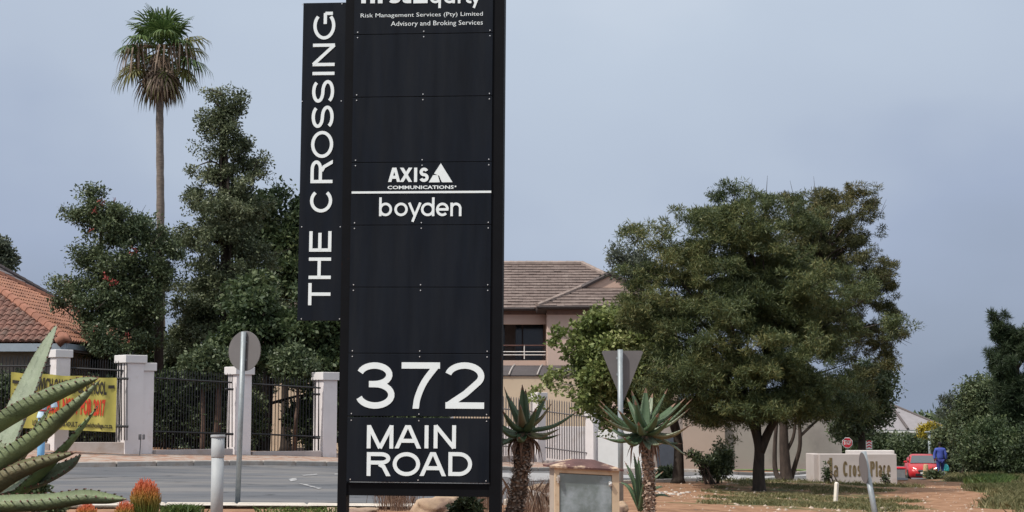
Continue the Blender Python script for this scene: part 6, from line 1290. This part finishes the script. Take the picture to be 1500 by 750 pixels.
# ------------------------------------------------------------------ walking person with a bag
Ym_ = 82.5; mbp = GA(1375.5, Ym_); man = thing('person', 'person in blue work overalls walking away up the path', 'person', mbp, (0, 0, rad(-6))); man.scale = (1.06, 1.04, 1.02)
def skinmesh(name, V, E, R, m, parent, sub=2, rootv=0):
    me = bpy.data.meshes.new(name + '_src'); me.from_pydata(V, E, []); o = bpy.data.objects.new(name + '_src', me); COL.objects.link(o)
    md = o.modifiers.new('s', 'SKIN'); md.use_smooth_shade = True
    for i, r in enumerate(R): v = me.skin_vertices[0].data[i]; v.radius = r if hasattr(r, '__len__') else (r, r); v.use_root = i == rootv
    sb_ = o.modifiers.new('u', 'SUBSURF'); sb_.levels = sub; bpy.context.view_layer.update()
    out = bpy.data.meshes.new_from_object(o.evaluated_get(bpy.context.evaluated_depsgraph_get())); bpy.data.objects.remove(o); out.name = name; out.materials.clear(); out.materials.append(m); return link(name, out, parent)
skin = mat('skin', (.055, .032, .022), .6); blue1 = mat('overall_jacket', (.055, .085, .36), .85, var=.12, scale=8, bump=.2); blue2 = mat('overall_trousers', (.025, .035, .17), .85, var=.12, scale=8, bump=.2)
# faces +y (away from the camera)
V = [(0, 0, .95), (0, .01, 1.12), (0, .02, 1.32), (0, .01, 1.47), (0, .03, 1.56), (0, .05, 1.64), (0, .05, 1.73),
     (.10, 0, .90), (.11, .10, .50), (.11, .04, .09), (.12, .20, .05), (-.10, 0, .90), (-.10, -.06, .50), (-.10, -.24, .13), (-.10, -.12, .05),
     (.19, .01, 1.43), (.26, -.02, 1.16), (.27, .06, .92), (.27, .08, .84), (-.19, .01, 1.43), (-.26, .03, 1.16), (-.27, -.03, .93), (-.27, -.04, .85)]
E = [(0, 1), (1, 2), (2, 3), (3, 4), (4, 5), (5, 6), (0, 7), (7, 8), (8, 9), (9, 10), (0, 11), (11, 12), (12, 13), (13, 14), (3, 15), (15, 16), (16, 17), (17, 18), (3, 19), (19, 20), (20, 21), (21, 22)]
R = [(.10, .07), (.10, .07), (.11, .07), (.07, .06), .045, (.075, .09), (.07, .085), .075, .06, .045, .035, .085, .06, .045, .035, .03, .03, .035, .03, .03, .03, .035, .03]
skinmesh('body', V, E, R, skin, man)
jv = [(0, 0, .90), (0, .01, 1.12), (0, .02, 1.32), (0, .01, 1.46), (0, .03, 1.50), (.19, .01, 1.42), (.265, -.02, 1.16), (.275, .06, .93), (-.19, .01, 1.42), (-.265, .03, 1.16), (-.275, -.03, .94)]
skinmesh('jacket', jv, [(0, 1), (1, 2), (2, 3), (3, 4), (3, 5), (5, 6), (6, 7), (3, 8), (8, 9), (9, 10)], [(.19, .135), (.175, .125), (.19, .135), (.13, .10), .07, .085, .07, .06, .085, .07, .06], blue1, man)
tv = [(0, 0, .93), (.10, 0, .86), (.11, .10, .50), (.11, .04, .13), (-.10, 0, .86), (-.10, -.06, .50), (-.10, -.235, .17)]
skinmesh('trousers', tv, [(0, 1), (1, 2), (2, 3), (0, 4), (4, 5), (5, 6)], [(.16, .12), .11, .088, .075, .11, .088, .075], blue2, man)
bm = bmesh.new(); bmesh.ops.create_uvsphere(bm, u_segments=16, v_segments=10, radius=1)
for v in bm.verts: v.co = Vector((v.co.x * .095, v.co.y * .11 + .045, v.co.z * .10 + 1.70))
bmesh.ops.delete(bm, geom=[v for v in bm.verts if v.co.z < 1.64 and v.co.y > .02], context='VERTS'); me = bpy.data.meshes.new('hair'); bm.to_mesh(me); bm.free(); me.materials.append(mat('black_hair', (.012, .011, .011), .9)); link('hair', me, man)
for s in (-1, 1):
    mb = MB(); hx, hy, hz = s * .27, (.08 if s > 0 else -.04), .84
    for k in range(4): mb.tube([(hx - .0, hy - .03 + k * .02, hz), (hx - s * .01, hy - .03 + k * .021, hz - .05), (hx - s * .03, hy - .03 + k * .02, hz - .08 + abs(k - 1.5) * .006)], [.010, .009, .007], 5)
    mb.tube([(hx - s * .01, hy + .04, hz + .01), (hx - s * .03, hy + .055, hz - .045)], [.011, .008], 5); mb.build('fingers', skin, man, world=False)
    MB().box((s * .11, (.10 if s > 0 else -.17), .045), (.10, .27, .09), bev=.03).build('shoe', blackp, man, world=False)
hw_ = WM[man.name] @ Vector((.28, .08, .78)); bag = thing('shopping_bag', 'turquoise plastic bag carried in the right hand of the walking person', 'bag', (hw_.x, hw_.y, hw_.z - .42))
def bagsec(z, w, d): return [(w * math.cos(a) + .04 * (.4 - z), d * math.sin(a), z) for a in [6.283 * k / 12 for k in range(12)]]
loft([bagsec(0, .11, .06), bagsec(.06, .15, .08), bagsec(.18, .155, .085), bagsec(.28, .12, .06), bagsec(.36, .05, .02)]).build('sack', mat('turquoise_plastic', (.07, .52, .56), .4, var=.15, scale=9, bump=.4, bscale=12), bag, smooth=True, world=False)
MB().tube([(.02, -.02, .34), (.0, 0, .43), (.02, .02, .34)], .008, 5).build('handle', mat('turquoise_plastic', (.07, .52, .56), .4), bag, world=False)
